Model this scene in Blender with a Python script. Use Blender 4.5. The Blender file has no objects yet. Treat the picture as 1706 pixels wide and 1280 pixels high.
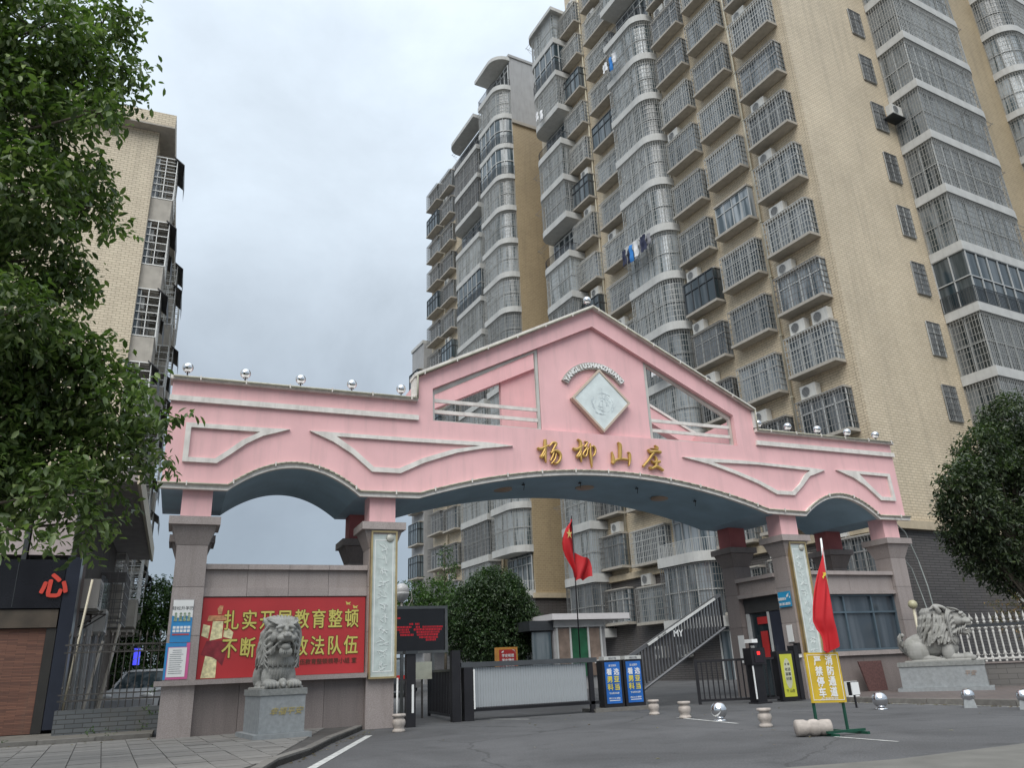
import bpy, bmesh, math, random
import numpy as np
from mathutils import Vector, Matrix
from mathutils.geometry import tessellate_polygon
sc = bpy.context.scene
COL = sc.collection
PI = math.pi
R = random.Random(7)

# ---------------------------------------------------------------- camera
cam = bpy.data.cameras.new('camera'); camo = bpy.data.objects.new('camera', cam); COL.objects.link(camo)
r_ = Vector((0.92439, -0.37922, -0.04114)); u_ = Vector((-0.09634, -0.33645, 0.93676)); f_ = Vector((0.36908, 0.86197, 0.34754))
camo.matrix_world = Matrix(((r_.x, u_.x, -f_.x, 0), (r_.y, u_.y, -f_.y, 0), (r_.z, u_.z, -f_.z, 0.93), (0, 0, 0, 1)))
cam.sensor_width = 36; cam.lens = 27.15; cam.clip_start = 0.1; cam.clip_end = 2000
sc.camera = camo

# ---------------------------------------------------------------- sky and sun (overcast)
SUN_EL, SUN_ROT = math.radians(50), math.radians(215)
w = bpy.data.worlds.new('World'); sc.world = w; w.use_nodes = True
nt = w.node_tree; nt.nodes.clear(); N = nt.nodes.new; LK = nt.links.new
out = N('ShaderNodeOutputWorld'); bg = N('ShaderNodeBackground'); LK(bg.outputs[0], out.inputs[0])
sky = N('ShaderNodeTexSky'); sky.sky_type = 'NISHITA'; sky.sun_disc = False; sky.sun_elevation = SUN_EL; sky.sun_rotation = SUN_ROT
bg.inputs[1].default_value = 0.1
tc = N('ShaderNodeTexCoord'); nrm = N('ShaderNodeVectorMath'); nrm.operation = 'NORMALIZE'; LK(tc.outputs['Generated'], nrm.inputs[0])
sp = N('ShaderNodeSeparateXYZ'); LK(nrm.outputs[0], sp.inputs[0])
cr = N('ShaderNodeValToRGB'); LK(sp.outputs[2], cr.inputs[0])
cr.color_ramp.elements[0].position = 0.0; cr.color_ramp.elements[0].color = (0.19, 0.23, 0.28, 1)
cr.color_ramp.elements[1].position = 1.0; cr.color_ramp.elements[1].color = (0.86, 0.93, 1.0, 1)
for p_, c_ in ((0.14, (0.215, 0.255, 0.30)), (0.40, (0.32, 0.365, 0.412)), (0.56, (0.42, 0.475, 0.53)), (0.70, (0.50, 0.565, 0.63)), (0.80, (0.64, 0.71, 0.78))):
    e = cr.color_ramp.elements.new(p_); e.color = c_ + (1,)
mp = N('ShaderNodeMapping'); mp.inputs['Scale'].default_value = (1, 1, 1.25); LK(nrm.outputs[0], mp.inputs[0])
n1 = N('ShaderNodeTexNoise'); n1.inputs['Scale'].default_value = 2.6; n1.inputs['Detail'].default_value = 7; n1.inputs['Roughness'].default_value = 0.58; n1.inputs['Distortion'].default_value = 0.3; LK(mp.outputs[0], n1.inputs[0])
mr = N('ShaderNodeMapRange'); mr.inputs[1].default_value = 0.3; mr.inputs[2].default_value = 0.7; mr.inputs[3].default_value = 8.2; mr.inputs[4].default_value = 11.9; LK(n1.outputs[0], mr.inputs[0])
mul = N('ShaderNodeVectorMath'); mul.operation = 'SCALE'; LK(cr.outputs[0], mul.inputs[0]); LK(mr.outputs[0], mul.inputs['Scale'])
mix = N('ShaderNodeMixRGB'); mix.inputs[0].default_value = 0.93; LK(sky.outputs[0], mix.inputs[1]); LK(mul.outputs[0], mix.inputs[2]); LK(mix.outputs[0], bg.inputs[0])
sl = bpy.data.lights.new('sun', 'SUN'); sl.energy = 1.5; sl.angle = math.radians(50); sl.color = (1, 0.97, 0.92)
so = bpy.data.objects.new('sun', sl); COL.objects.link(so)
sd = Vector((math.sin(SUN_ROT) * math.cos(SUN_EL), math.cos(SUN_ROT) * math.cos(SUN_EL), math.sin(SUN_EL)))
so.rotation_euler = sd.to_track_quat('Z', 'Y').to_euler()
sc.view_settings.view_transform = 'Standard'; sc.view_settings.look = 'None'; sc.view_settings.exposure = 0.80; sc.view_settings.gamma = 1

# ---------------------------------------------------------------- materials
MATS = {}
def mat(name, col, rough=0.7, metal=0.0, var=0.12, scale=3.0, bump=0.0, bscale=40.0, emit=0, spec=0.5, streak=0.0, dirt=None, dirtamt=0.0, rnd=0.0, trans=0.0):
    if name in MATS: return MATS[name]
    m = bpy.data.materials.new(name); MATS[name] = m; m.use_nodes = True
    t = m.node_tree; n = t.nodes; b = n['Principled BSDF']
    b.inputs['Roughness'].default_value = rough; b.inputs['Metallic'].default_value = metal
    b.inputs['Specular IOR Level'].default_value = spec
    tcn = n.new('ShaderNodeTexCoord'); src = tcn.outputs['Object']
    nz = n.new('ShaderNodeTexNoise'); nz.inputs['Scale'].default_value = scale; nz.inputs['Detail'].default_value = 6; t.links.new(src, nz.inputs[0])
    mrn = n.new('ShaderNodeMapRange'); mrn.inputs[1].default_value = 0.3; mrn.inputs[2].default_value = 0.7; mrn.inputs[3].default_value = 1 - var; mrn.inputs[4].default_value = 1 + var; t.links.new(nz.outputs[0], mrn.inputs[0])
    vm = n.new('ShaderNodeVectorMath'); vm.operation = 'SCALE'; vm.inputs[0].default_value = col[:3]; t.links.new(mrn.outputs[0], vm.inputs['Scale'])
    cur = vm.outputs[0]
    if streak > 0:     # vertical rain streaks / dirt
        mpn = n.new('ShaderNodeMapping'); mpn.inputs['Scale'].default_value = (2.5, 2.5, 0.25); t.links.new(src, mpn.inputs[0])
        n2 = n.new('ShaderNodeTexNoise'); n2.inputs['Scale'].default_value = 2.0; n2.inputs['Detail'].default_value = 8; n2.inputs['Roughness'].default_value = 0.7; t.links.new(mpn.outputs[0], n2.inputs[0])
        m2 = n.new('ShaderNodeMapRange'); m2.inputs[1].default_value = 0.48; m2.inputs[2].default_value = 0.72; m2.inputs[3].default_value = 0; m2.inputs[4].default_value = streak; t.links.new(n2.outputs[0], m2.inputs[0])
        mx = n.new('ShaderNodeMixRGB'); mx.inputs[2].default_value = tuple(dirt or (0.12, 0.11, 0.09)) + (1,); t.links.new(m2.outputs[0], mx.inputs[0]); t.links.new(cur, mx.inputs[1]); cur = mx.outputs[0]
    if rnd > 0:
        oi = n.new('ShaderNodeObjectInfo'); m3 = n.new('ShaderNodeMapRange'); m3.inputs[3].default_value = 1 - rnd; m3.inputs[4].default_value = 1 + rnd; t.links.new(oi.outputs['Random'], m3.inputs[0])
        v3 = n.new('ShaderNodeVectorMath'); v3.operation = 'SCALE'; t.links.new(cur, v3.inputs[0]); t.links.new(m3.outputs[0], v3.inputs['Scale']); cur = v3.outputs[0]
    t.links.new(cur, b.inputs['Base Color'])
    if bump > 0:
        n4 = n.new('ShaderNodeTexNoise'); n4.inputs['Scale'].default_value = bscale; n4.inputs['Detail'].default_value = 4; t.links.new(src, n4.inputs[0])
        bp = n.new('ShaderNodeBump'); bp.inputs['Strength'].default_value = bump; bp.inputs['Distance'].default_value = 0.02; t.links.new(n4.outputs[0], bp.inputs['Height']); t.links.new(bp.outputs[0], b.inputs['Normal'])
    if emit: b.inputs['Emission Color'].default_value = tuple(col[:3]) + (1,); b.inputs['Emission Strength'].default_value = emit
    return m

def tile_mat(name, c1, c2, mortar, bw, bh, ms=0.012, rough=0.55, patch=0.10, offs=0.5, bstr=0.3):
    if name in MATS: return MATS[name]
    m = bpy.data.materials.new(name); MATS[name] = m; m.use_nodes = True
    t = m.node_tree; n = t.nodes; b = n['Principled BSDF']; b.inputs['Roughness'].default_value = rough
    uv = n.new('ShaderNodeTexCoord')
    br = n.new('ShaderNodeTexBrick'); br.offset = offs; br.inputs['Color1'].default_value = c1 + (1,); br.inputs['Color2'].default_value = c2 + (1,); br.inputs['Mortar'].default_value = mortar + (1,)
    br.inputs['Scale'].default_value = 1; br.inputs['Brick Width'].default_value = bw; br.inputs['Row Height'].default_value = bh; br.inputs['Mortar Size'].default_value = ms; br.inputs['Mortar Smooth'].default_value = 0.2
    t.links.new(uv.outputs['UV'], br.inputs['Vector'])
    nz = n.new('ShaderNodeTexNoise'); nz.inputs['Scale'].default_value = 0.35; nz.inputs['Detail'].default_value = 6; t.links.new(uv.outputs['Object'], nz.inputs[0])
    mrn = n.new('ShaderNodeMapRange'); mrn.inputs[1].default_value = 0.3; mrn.inputs[2].default_value = 0.7; mrn.inputs[3].default_value = 1 - patch; mrn.inputs[4].default_value = 1 + patch; t.links.new(nz.outputs[0], mrn.inputs[0])
    vm = n.new('ShaderNodeVectorMath'); vm.operation = 'SCALE'; t.links.new(br.outputs[0], vm.inputs[0]); t.links.new(mrn.outputs[0], vm.inputs['Scale'])
    mpn = n.new('ShaderNodeMapping'); mpn.inputs['Scale'].default_value = (1.6, 1.6, 0.12); t.links.new(uv.outputs['Object'], mpn.inputs[0])
    n2 = n.new('ShaderNodeTexNoise'); n2.inputs['Scale'].default_value = 1.5; n2.inputs['Detail'].default_value = 8; t.links.new(mpn.outputs[0], n2.inputs[0])
    m2 = n.new('ShaderNodeMapRange'); m2.inputs[1].default_value = 0.5; m2.inputs[2].default_value = 0.8; m2.inputs[3].default_value = 0; m2.inputs[4].default_value = 0.3; t.links.new(n2.outputs[0], m2.inputs[0])
    mx = n.new('ShaderNodeMixRGB'); mx.inputs[2].default_value = (0.13, 0.11, 0.08, 1); t.links.new(m2.outputs[0], mx.inputs[0]); t.links.new(vm.outputs[0], mx.inputs[1])
    t.links.new(mx.outputs[0], b.inputs['Base Color'])
    bp = n.new('ShaderNodeBump'); bp.inputs['Strength'].default_value = bstr; bp.inputs['Distance'].default_value = 0.02; bp.invert = True
    t.links.new(br.outputs['Fac'], bp.inputs['Height']); t.links.new(bp.outputs[0], b.inputs['Normal'])
    return m

def glass_mat(name, c, rnd=0.5, curtain=0.0):
    if name in MATS: return MATS[name]
    m = bpy.data.materials.new(name); MATS[name] = m; m.use_nodes = True
    t = m.node_tree; n = t.nodes; b = n['Principled BSDF']; b.inputs['Roughness'].default_value = 0.12; b.inputs['Specular IOR Level'].default_value = 0.7
    uv = n.new('ShaderNodeTexCoord'); oi = n.new('ShaderNodeObjectInfo')
    ad = n.new('ShaderNodeVectorMath'); ad.operation = 'ADD'; t.links.new(uv.outputs['Object'], ad.inputs[0]); t.links.new(oi.outputs['Location'], ad.inputs[1])
    mpn = n.new('ShaderNodeMapping'); mpn.inputs['Scale'].default_value = (2.2, 2.2, 0.18); t.links.new(ad.outputs[0], mpn.inputs[0])
    n2 = n.new('ShaderNodeTexNoise'); n2.inputs['Scale'].default_value = 1.3; n2.inputs['Detail'].default_value = 5; t.links.new(mpn.outputs[0], n2.inputs[0])
    cr2 = n.new('ShaderNodeValToRGB'); t.links.new(n2.outputs[0], cr2.inputs[0])
    cr2.color_ramp.elements[0].position = 0.42; cr2.color_ramp.elements[0].color = c + (1,)
    cr2.color_ramp.elements[1].position = 0.62 - 0.1 * curtain; cr2.color_ramp.elements[1].color = (c[0] + 0.30 * curtain, c[1] + 0.31 * curtain, c[2] + 0.32 * curtain, 1)
    mm = n.new('ShaderNodeMapRange'); mm.inputs[3].default_value = 1 - rnd; mm.inputs[4].default_value = 1 + rnd; t.links.new(oi.outputs['Random'], mm.inputs[0])
    v3 = n.new('ShaderNodeVectorMath'); v3.operation = 'SCALE'; t.links.new(cr2.outputs[0], v3.inputs[0]); t.links.new(mm.outputs[0], v3.inputs['Scale'])
    t.links.new(v3.outputs[0], b.inputs['Base Color'])
    return m

M_pink = mat('pink_paint', (0.78, 0.465, 0.47), 0.65, var=0.06, scale=1.3, bump=0.06, bscale=25, streak=0.48, dirt=(0.56, 0.36, 0.36))
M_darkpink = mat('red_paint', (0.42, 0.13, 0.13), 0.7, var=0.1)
M_trim = mat('offwhite_trim', (0.70, 0.665, 0.62), 0.7, var=0.12, scale=5, streak=0.4, dirt=(0.28, 0.25, 0.22))
M_soffit = mat('blue_soffit_paint', (0.30, 0.45, 0.55), 0.6, var=0.12, scale=1.5, bump=0.03)
M_rope = mat('rope_light', (0.36, 0.35, 0.27), 0.4, var=0.2, scale=9)
M_dark = mat('dark_fixture', (0.03, 0.03, 0.03), 0.5)
M_chrome = mat('chrome', (0.75, 0.75, 0.76), 0.08, 1.0, var=0.03)
M_gold = mat('gold_letter', (0.52, 0.33, 0.09), 0.42, 0.35, var=0.12, scale=12)
M_brass = mat('brass_frame', (0.55, 0.42, 0.22), 0.35, 0.8, var=0.2)
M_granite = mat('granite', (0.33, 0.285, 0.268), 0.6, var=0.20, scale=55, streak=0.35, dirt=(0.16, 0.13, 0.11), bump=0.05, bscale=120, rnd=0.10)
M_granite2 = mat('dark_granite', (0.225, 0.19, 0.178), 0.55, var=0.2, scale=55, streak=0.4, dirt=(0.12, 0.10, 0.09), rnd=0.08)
M_marble = mat('marble_plaque', (0.50, 0.56, 0.535), 0.3, var=0.16, scale=6, streak=0.25, dirt=(0.75, 0.78, 0.76))
M_stone = mat('carved_stone', (0.30, 0.295, 0.275), 0.8, var=0.14, scale=5, bump=0.12, bscale=70, streak=0.5, dirt=(0.17, 0.17, 0.13))
M_ped = mat('pedestal_stone', (0.27, 0.285, 0.29), 0.6, var=0.14, scale=14, streak=0.35, dirt=(0.2, 0.21, 0.2))
M_ped2 = mat('pedestal_top', (0.22, 0.225, 0.215), 0.7, var=0.2, scale=20)
M_asph = None
M_white = mat('white_concrete', (0.50, 0.50, 0.48), 0.8, var=0.10, scale=2.0, streak=0.30, dirt=(0.30, 0.29, 0.26))
M_slab = mat('slab_concrete', (0.40, 0.37, 0.32), 0.8, var=0.12, streak=0.3)
M_bar = mat('cage_steel', (0.41, 0.41, 0.39), 0.5, 0.2, var=0.15, scale=6, rnd=0.25)
M_darkbar = mat('dark_cage_steel', (0.26, 0.255, 0.245), 0.5, 0.4, var=0.15, rnd=0.2)
M_whitebar = mat('white_cage_steel', (0.75, 0.75, 0.72), 0.5, 0.1, var=0.1)
M_blk = mat('black_metal', (0.022, 0.021, 0.024), 0.4, 0.3, var=0.2)
M_iron = mat('iron_fence', (0.075, 0.07, 0.065), 0.6, 0.3, var=0.3, scale=10)
M_frame = mat('window_frame', (0.50, 0.51, 0.50), 0.4, var=0.08, rnd=0.3)
M_dframe = mat('dark_window_frame', (0.05, 0.055, 0.06), 0.4, 0.3)
M_glass = glass_mat('window_glass', (0.035, 0.05, 0.058), 0.65, .62)
M_glassb = glass_mat('balcony_glass', (0.05, 0.07, 0.075), 0.5, 1.0)
M_glass2 = glass_mat('clear_glass', (0.03, 0.05, 0.06), 0.4, 0.35)
M_ac = mat('ac_casing', (0.60, 0.59, 0.55), 0.5, var=0.08, rnd=0.12, streak=0.25)
M_acd = mat('ac_grille', (0.09, 0.09, 0.09), 0.5)
M_pipe = mat('drain_pipe', (0.55, 0.50, 0.38), 0.5, var=0.1)
M_tile = tile_mat('beige_wall_tile', (0.66, 0.56, 0.41), (0.59, 0.495, 0.355), (0.41, 0.335, 0.235), 0.30, 0.115, 0.016)
M_tileb = tile_mat('brown_wall_tile', (0.38, 0.295, 0.18), (0.33, 0.255, 0.155), (0.46, 0.37, 0.24), 0.3, 0.15, 0.014)
M_tileg = tile_mat('grey_wall_tile', (0.135, 0.125, 0.12), (0.11, 0.10, 0.097), (0.05, 0.046, 0.044), 0.6, 0.10, 0.016)
M_tilel = tile_mat('pale_wall_tile', (0.64, 0.55, 0.405), (0.56, 0.475, 0.345), (0.36, 0.30, 0.21), 0.26, 0.10, 0.014)
M_lowbrick = tile_mat('grey_low_brick', (0.13, 0.14, 0.145), (0.10, 0.11, 0.115), (0.05, 0.05, 0.05), 0.3, 0.08, 0.008)
M_thinbrick = tile_mat('brown_thin_brick', (0.21, 0.095, 0.06), (0.11, 0.05, 0.035), (0.07, 0.03, 0.02), 0.35, 0.028, 0.003, patch=0.2)
M_grey = mat('grey_render', (0.36, 0.36, 0.36), 0.8, var=0.08, scale=1.0, streak=0.3)
M_red = mat('red_cloth', (0.50, 0.012, 0.018), 0.7, var=0.08, scale=2)
M_yel = mat('yellow_print', (0.80, 0.62, 0.10), 0.6)
M_wht = mat('white_print', (0.80, 0.80, 0.78), 0.5, var=0.03)

# ---------------------------------------------------------------- mesh builder
class MB:
    def __init__(s): s.v = []; s.f = []
    def add(s, vs, fs):
        o = len(s.v); s.v += [tuple(p) for p in vs]; s.f += [tuple(i + o for i in f) for f in fs]; return s
    def box(s, a, b):
        x0, y0, z0 = a; x1, y1, z1 = b
        return s.add([(x0, y0, z0), (x1, y0, z0), (x1, y1, z0), (x0, y1, z0), (x0, y0, z1), (x1, y0, z1), (x1, y1, z1), (x0, y1, z1)],
                     [(0, 3, 2, 1), (4, 5, 6, 7), (0, 1, 5, 4), (1, 2, 6, 5), (2, 3, 7, 6), (3, 0, 4, 7)])
    def frustum(s, a, b, c, d):   # bottom rect a..b (x0,y0)-(x1,y1) at z, top rect
        (x0, y0, x1, y1, z0) = a + (b,) if False else (*a, b); (X0, Y0, X1, Y1, z1) = (*c, d)
        return s.add([(x0, y0, z0), (x1, y0, z0), (x1, y1, z0), (x0, y1, z0), (X0, Y0, z1), (X1, Y0, z1), (X1, Y1, z1), (X0, Y1, z1)],
                     [(0, 3, 2, 1), (4, 5, 6, 7), (0, 1, 5, 4), (1, 2, 6, 5), (2, 3, 7, 6), (3, 0, 4, 7)])
    def bar(s, p, q, r, n=4, r2=None, caps=True):
        p = Vector(p); q = Vector(q); d = (q - p); 
        if d.length < 1e-6: return s
        d.normalize(); a = Vector((0, 0, 1)) if abs(d.z) < 0.9 else Vector((1, 0, 0)); x = d.cross(a).normalized(); y = d.cross(x)
        r2 = r if r2 is None else r2; vs = []; ph = PI / 4 if n == 4 else 0
        for c, rr in ((p, r), (q, r2)):
            for i in range(n):
                t = 2 * PI * i / n + ph; vs.append(c + x * (math.cos(t) * rr) + y * (math.sin(t) * rr))
        fs = [(i, (i + 1) % n, n + (i + 1) % n, n + i) for i in range(n)]
        if caps: fs += [tuple(range(n))[::-1], tuple(range(n, 2 * n))]
        return s.add(vs, fs)
    def tube(s, pts, r, n=6):
        for a, b in zip(pts[:-1], pts[1:]): s.bar(a, b, r, n)
        return s
    def lathe(s, prof, n=20, c=(0, 0, 0), axis='z'):
        vs = []
        for rr, z in prof:
            for i in range(n):
                t = 2 * PI * i / n; x, y = rr * math.cos(t), rr * math.sin(t)
                p = (x, y, z) if axis == 'z' else ((z, x, y) if axis == 'x' else (x, z, y)); vs.append((p[0] + c[0], p[1] + c[1], p[2] + c[2]))
        fs = []
        for k in range(len(prof) - 1):
            for i in range(n): fs.append((k * n + i, k * n + (i + 1) % n, (k + 1) * n + (i + 1) % n, (k + 1) * n + i))
        return s.add(vs, fs)
    def sphere(s, c, r, n=20, m=12):
        return s.lathe([(max(1e-4, r * math.sin(PI * k / m)), -r * math.cos(PI * k / m)) for k in range(m + 1)], n, c)
    def ell(s, c, rad, rot=None, n=16, m=10):
        vs = []; rm = rot.to_matrix() if rot else Matrix.Identity(3)
        for k in range(m + 1):
            for i in range(n):
                t = 2 * PI * i / n; f = PI * k / m; q = Vector((rad[0] * math.sin(f) * math.cos(t), rad[1] * math.sin(f) * math.sin(t), -rad[2] * math.cos(f)))
                vs.append(Vector(c) + rm @ q)
        fs = []
        for k in range(m):
            for i in range(n): fs.append((k * n + i, k * n + (i + 1) % n, (k + 1) * n + (i + 1) % n, (k + 1) * n + i))
        return s.add(vs, fs)
    def poly(s, loops, a, b, axis='y'):
        """extrude a polygon (outer loop + holes, 2D) from a to b along an axis"""
        vec = [[Vector((p[0], p[1], 0)) for p in L] for L in loops]
        tri = tessellate_polygon(vec); flat = [p for L in loops for p in L]; n = len(flat)
        def P3(p, t):
            return {'y': (p[0], t, p[1]), 'z': (p[0], p[1], t), 'x': (t, p[0], p[1])}[axis]
        vs = [P3(p, a) for p in flat] + [P3(p, b) for p in flat]; fs = [tuple(t) for t in tri] + [tuple(i + n for i in t[::-1]) for t in tri]
        o = 0
        for L in loops:
            k = len(L)
            for i in range(k): fs.append((o + i, o + (i + 1) % k, n + o + (i + 1) % k, n + o + i))
            o += k
        return s.add(vs, fs)
    def mesh(s, name, m, off=(0, 0, 0), smooth=False):
        me = bpy.data.meshes.new(name)
        me.from_pydata([(v[0] - off[0], v[1] - off[1], v[2] - off[2]) for v in s.v], [], s.f)
        bm = bmesh.new(); bm.from_mesh(me); bmesh.ops.recalc_face_normals(bm, faces=bm.faces[:]); 
        uvl = bm.loops.layers.uv.new('UVMap')
        for f in bm.faces:
            nn = f.normal; ax = max(range(3), key=lambda i: abs(nn[i]))
            for l in f.loops:
                c = l.vert.co + Vector(off)
                l[uvl].uv = (c.y, c.z) if ax == 0 else ((c.x, c.z) if ax == 1 else (c.x, c.y))
            f.smooth = smooth
        bm.to_mesh(me); bm.free()
        if m: me.materials.append(m)
        return me

OFF = {}
def tag(o, label=None, cat=None, group=None, kind=None):
    if label: o['label'] = label
    if cat: o['category'] = cat
    if group: o['group'] = group
    if kind: o['kind'] = kind
    return o
def thing(name, label, cat, loc=(0, 0, 0), rz=0, group=None, off=None, kind=None):
    o = bpy.data.objects.new(name, None); COL.objects.link(o); o.empty_display_size = 0.2
    o.location = loc; o.rotation_euler = (0, 0, rz); OFF[o.name] = off if off is not None else loc
    return tag(o, label, cat, group, kind)
def link(name, me, parent=None, loc=(0, 0, 0), rot=(0, 0, 0)):
    o = bpy.data.objects.new(name, me); COL.objects.link(o); o.location = loc; o.rotation_euler = rot
    if parent: o.parent = parent
    return o
def part(name, mb, m, parent, smooth=False, label=None):
    """mb holds coordinates in the frame given by the root's offset"""
    root = parent
    while root.parent: root = root.parent
    off = OFF.get(root.name, (0, 0, 0))
    if parent is not root:
        off = tuple(off[i] + parent.location[i] for i in range(3))
        if parent.parent is not root and parent.parent: off = tuple(off[i] + parent.parent.location[i] for i in range(3))
    o = link(name, mb.mesh(name, m, off, smooth), parent)
    if label: o['label'] = label
    return o
def parts(name, mb, m, parent, smooth=False):
    """one object for each separate island of the builder"""
    par = list(range(len(mb.v)))
    def find(i):
        while par[i] != i: par[i] = par[par[i]]; i = par[i]
        return i
    for f in mb.f:
        for a in f[1:]: par[find(a)] = find(f[0])
    g_ = {}
    for f in mb.f: g_.setdefault(find(f[0]), []).append(f)
    for fs in g_.values():
        ids = sorted({i for f in fs for i in f}); mp_ = {a: b for b, a in enumerate(ids)}; q_ = MB(); q_.v = [mb.v[i] for i in ids]; q_.f = [tuple(mp_[i] for i in f) for f in fs]; part(name, q_, m, parent, smooth)
def solo(name, mb, m, label, cat, group=None, kind=None, base=None, smooth=False):
    base = base or (0, 0, 0)
    o = link(name, mb.mesh(name, m, base, smooth), None, base)
    return tag(o, label, cat, group, kind)
def struct(name, mb, m, smooth=False, kind='structure'):
    o = link(name, mb.mesh(name, m, (0, 0, 0), smooth)); o['kind'] = kind; return o
def copy_tree(o, parent=None):
    c = o.copy(); COL.objects.link(c); c.parent = parent
    for ch in o.children: copy_tree(ch, c)
    return c
_font = None
def text_mb(s, size, fx, fz, y, depth=0.004, bold=0.0, rows=None, shear=0.0, sx=1.0, align='CENTER'):
    """flat lettering facing -y at x=fx (centre), z=fz (baseline)"""
    cu = bpy.data.curves.new('t', 'FONT'); cu.body = s; cu.size = size; cu.extrude = depth / 2;  cu.align_x = align; cu.resolution_u = 2; cu.shear = shear; cu.space_line = 0.95
    o = bpy.data.objects.new('t', cu); COL.objects.link(o); dg = bpy.context.evaluated_depsgraph_get(); dg.update()
    me = bpy.data.meshes.new_from_object(o.evaluated_get(dg)); mb = MB()
    sh = [(0, 0)] if bold < .0015 else [(0, 0), (bold, 0), (-bold, 0), (0, bold), (0, -bold)] + ([(bold * .7, bold * .7), (-bold * .7, bold * .7), (bold * .7, -bold * .7), (-bold * .7, -bold * .7)] if bold > .008 else [])
    for j_, (ox, oz) in enumerate(sh): mb.add([(fx + v.co.x * sx + ox, y - v.co.z - depth / 2 - .0002 * j_, fz + v.co.y + oz) for v in me.vertices], [tuple(p.vertices) for p in me.polygons])
    bpy.data.objects.remove(o); bpy.data.curves.remove(cu); bpy.data.meshes.remove(me)
    return mb
def rotmb(mb, ang, c):   # rotate about z through c
    ca, sa = math.cos(ang), math.sin(ang)
    mb.v = [(c[0] + (x - c[0]) * ca - (y - c[1]) * sa, c[1] + (x - c[0]) * sa + (y - c[1]) * ca, z) for x, y, z in mb.v]; return mb
# ================================================================ GROUND
def gz(y): return 0.0 if y < 17.5 else (0.125 if y > 23 else 0.125 * (y - 17.5) / 5.5)
M_asph = bpy.data.materials.new('asphalt'); M_asph.use_nodes = True
t = M_asph.node_tree; n = t.nodes; b = n['Principled BSDF']; b.inputs['Roughness'].default_value = 0.85
tcn = n.new('ShaderNodeTexCoord')
def nz_(scale, detail, lo, hi, a, c, rough=0.5, dist=0.0):
    q = n.new('ShaderNodeTexNoise'); q.inputs['Scale'].default_value = scale; q.inputs['Detail'].default_value = detail; q.inputs['Roughness'].default_value = rough; q.inputs['Distortion'].default_value = dist; t.links.new(tcn.outputs['Object'], q.inputs[0])
    m_ = n.new('ShaderNodeMapRange'); m_.inputs[1].default_value = lo; m_.inputs[2].default_value = hi; m_.inputs[3].default_value = a; m_.inputs[4].default_value = c; t.links.new(q.outputs[0], m_.inputs[0]); return m_
a1 = nz_(0.45, 6, 0.3, 0.7, 0.72, 1.30, 0.62, 0.8); a2 = nz_(45, 3, 0.3, 0.7, 0.75, 1.3); a3 = nz_(1.7, 7, 0.56, 0.72, 1.0, 0.72, 0.6)
m1 = n.new('ShaderNodeMath'); m1.operation = 'MULTIPLY'; t.links.new(a1.outputs[0], m1.inputs[0]); t.links.new(a2.outputs[0], m1.inputs[1])
m2 = n.new('ShaderNodeMath'); m2.operation = 'MULTIPLY'; t.links.new(m1.outputs[0], m2.inputs[0]); t.links.new(a3.outputs[0], m2.inputs[1])
vm = n.new('ShaderNodeVectorMath'); vm.operation = 'SCALE'; vm.inputs[0].default_value = (0.086, 0.086, 0.088); t.links.new(m2.outputs[0], vm.inputs['Scale'])
vor = n.new('ShaderNodeTexVoronoi'); vor.feature = 'DISTANCE_TO_EDGE'; vor.inputs['Scale'].default_value = 0.33
dn = n.new('ShaderNodeTexNoise'); dn.inputs['Scale'].default_value = 1.2; dn.inputs['Detail'].default_value = 5; t.links.new(tcn.outputs['Object'], dn.inputs[0])
mxv = n.new('ShaderNodeMixRGB'); mxv.inputs[0].default_value = 0.35; t.links.new(tcn.outputs['Object'], mxv.inputs[1]); t.links.new(dn.outputs['Color'], mxv.inputs[2]); t.links.new(mxv.outputs[0], vor.inputs[0])
lt = n.new('ShaderNodeMath'); lt.operation = 'LESS_THAN'; lt.inputs[1].default_value = 0.0035; t.links.new(vor.outputs['Distance'], lt.inputs[0])
mxc = n.new('ShaderNodeMixRGB'); mxc.inputs[2].default_value = (0.03, 0.03, 0.03, 1); mfac = n.new('ShaderNodeMath'); mfac.operation = 'MULTIPLY'; mfac.inputs[1].default_value = 0.5; t.links.new(lt.outputs[0], mfac.inputs[0]); t.links.new(mfac.outputs[0], mxc.inputs[0]); t.links.new(vm.outputs[0], mxc.inputs[1])
t.links.new(mxc.outputs[0], b.inputs['Base Color'])
bp = n.new('ShaderNodeBump'); bp.inputs['Strength'].default_value = 0.35; bp.inputs['Distance'].default_value = 0.01; t.links.new(a2.outputs[0], bp.inputs['Height']); t.links.new(bp.outputs[0], b.inputs['Normal'])
g = MB(); ys = [-300, 0, 17.5, 20, 23, 60, 500]
for y0, y1 in zip(ys[:-1], ys[1:]): g.add([(-400, y0, gz(y0)), (600, y0, gz(y0)), (600, y1, gz(y1)), (-400, y1, gz(y1))], [(0, 1, 2, 3)])
struct('road', g, M_asph)
M_cpave = mat('pale_concrete_road', (0.15, 0.145, 0.13), 0.85, var=0.16, scale=2.5, bump=0.1, bscale=90)
edge = [(-6, 6.7), (-2, 6.55), (2, 6.45), (5.2, 6.22), (6.3, 6.02), (8.3, 6.12), (12, 6.3), (30, 6.4)]
g = MB(); g.poly([[(-6, -8)] + edge + [(30, -8)]], 0.002, 0.006, 'z'); struct('street', g, M_cpave)
M_line = mat('road_paint', (0.50, 0.50, 0.48), 0.8, var=0.3, scale=12)
g = MB()
def stripe(a, b, wd):
    a = Vector(a); b = Vector(b); d = (b - a).normalized(); nn = Vector((-d.y, d.x)) * wd / 2
    g.add([(a.x + nn.x, a.y + nn.y, 0.005), (a.x - nn.x, a.y - nn.y, 0.005), (b.x - nn.x, b.y - nn.y, 0.005), (b.x + nn.x, b.y + nn.y, 0.005)], [(0, 1, 2, 3)])
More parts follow.
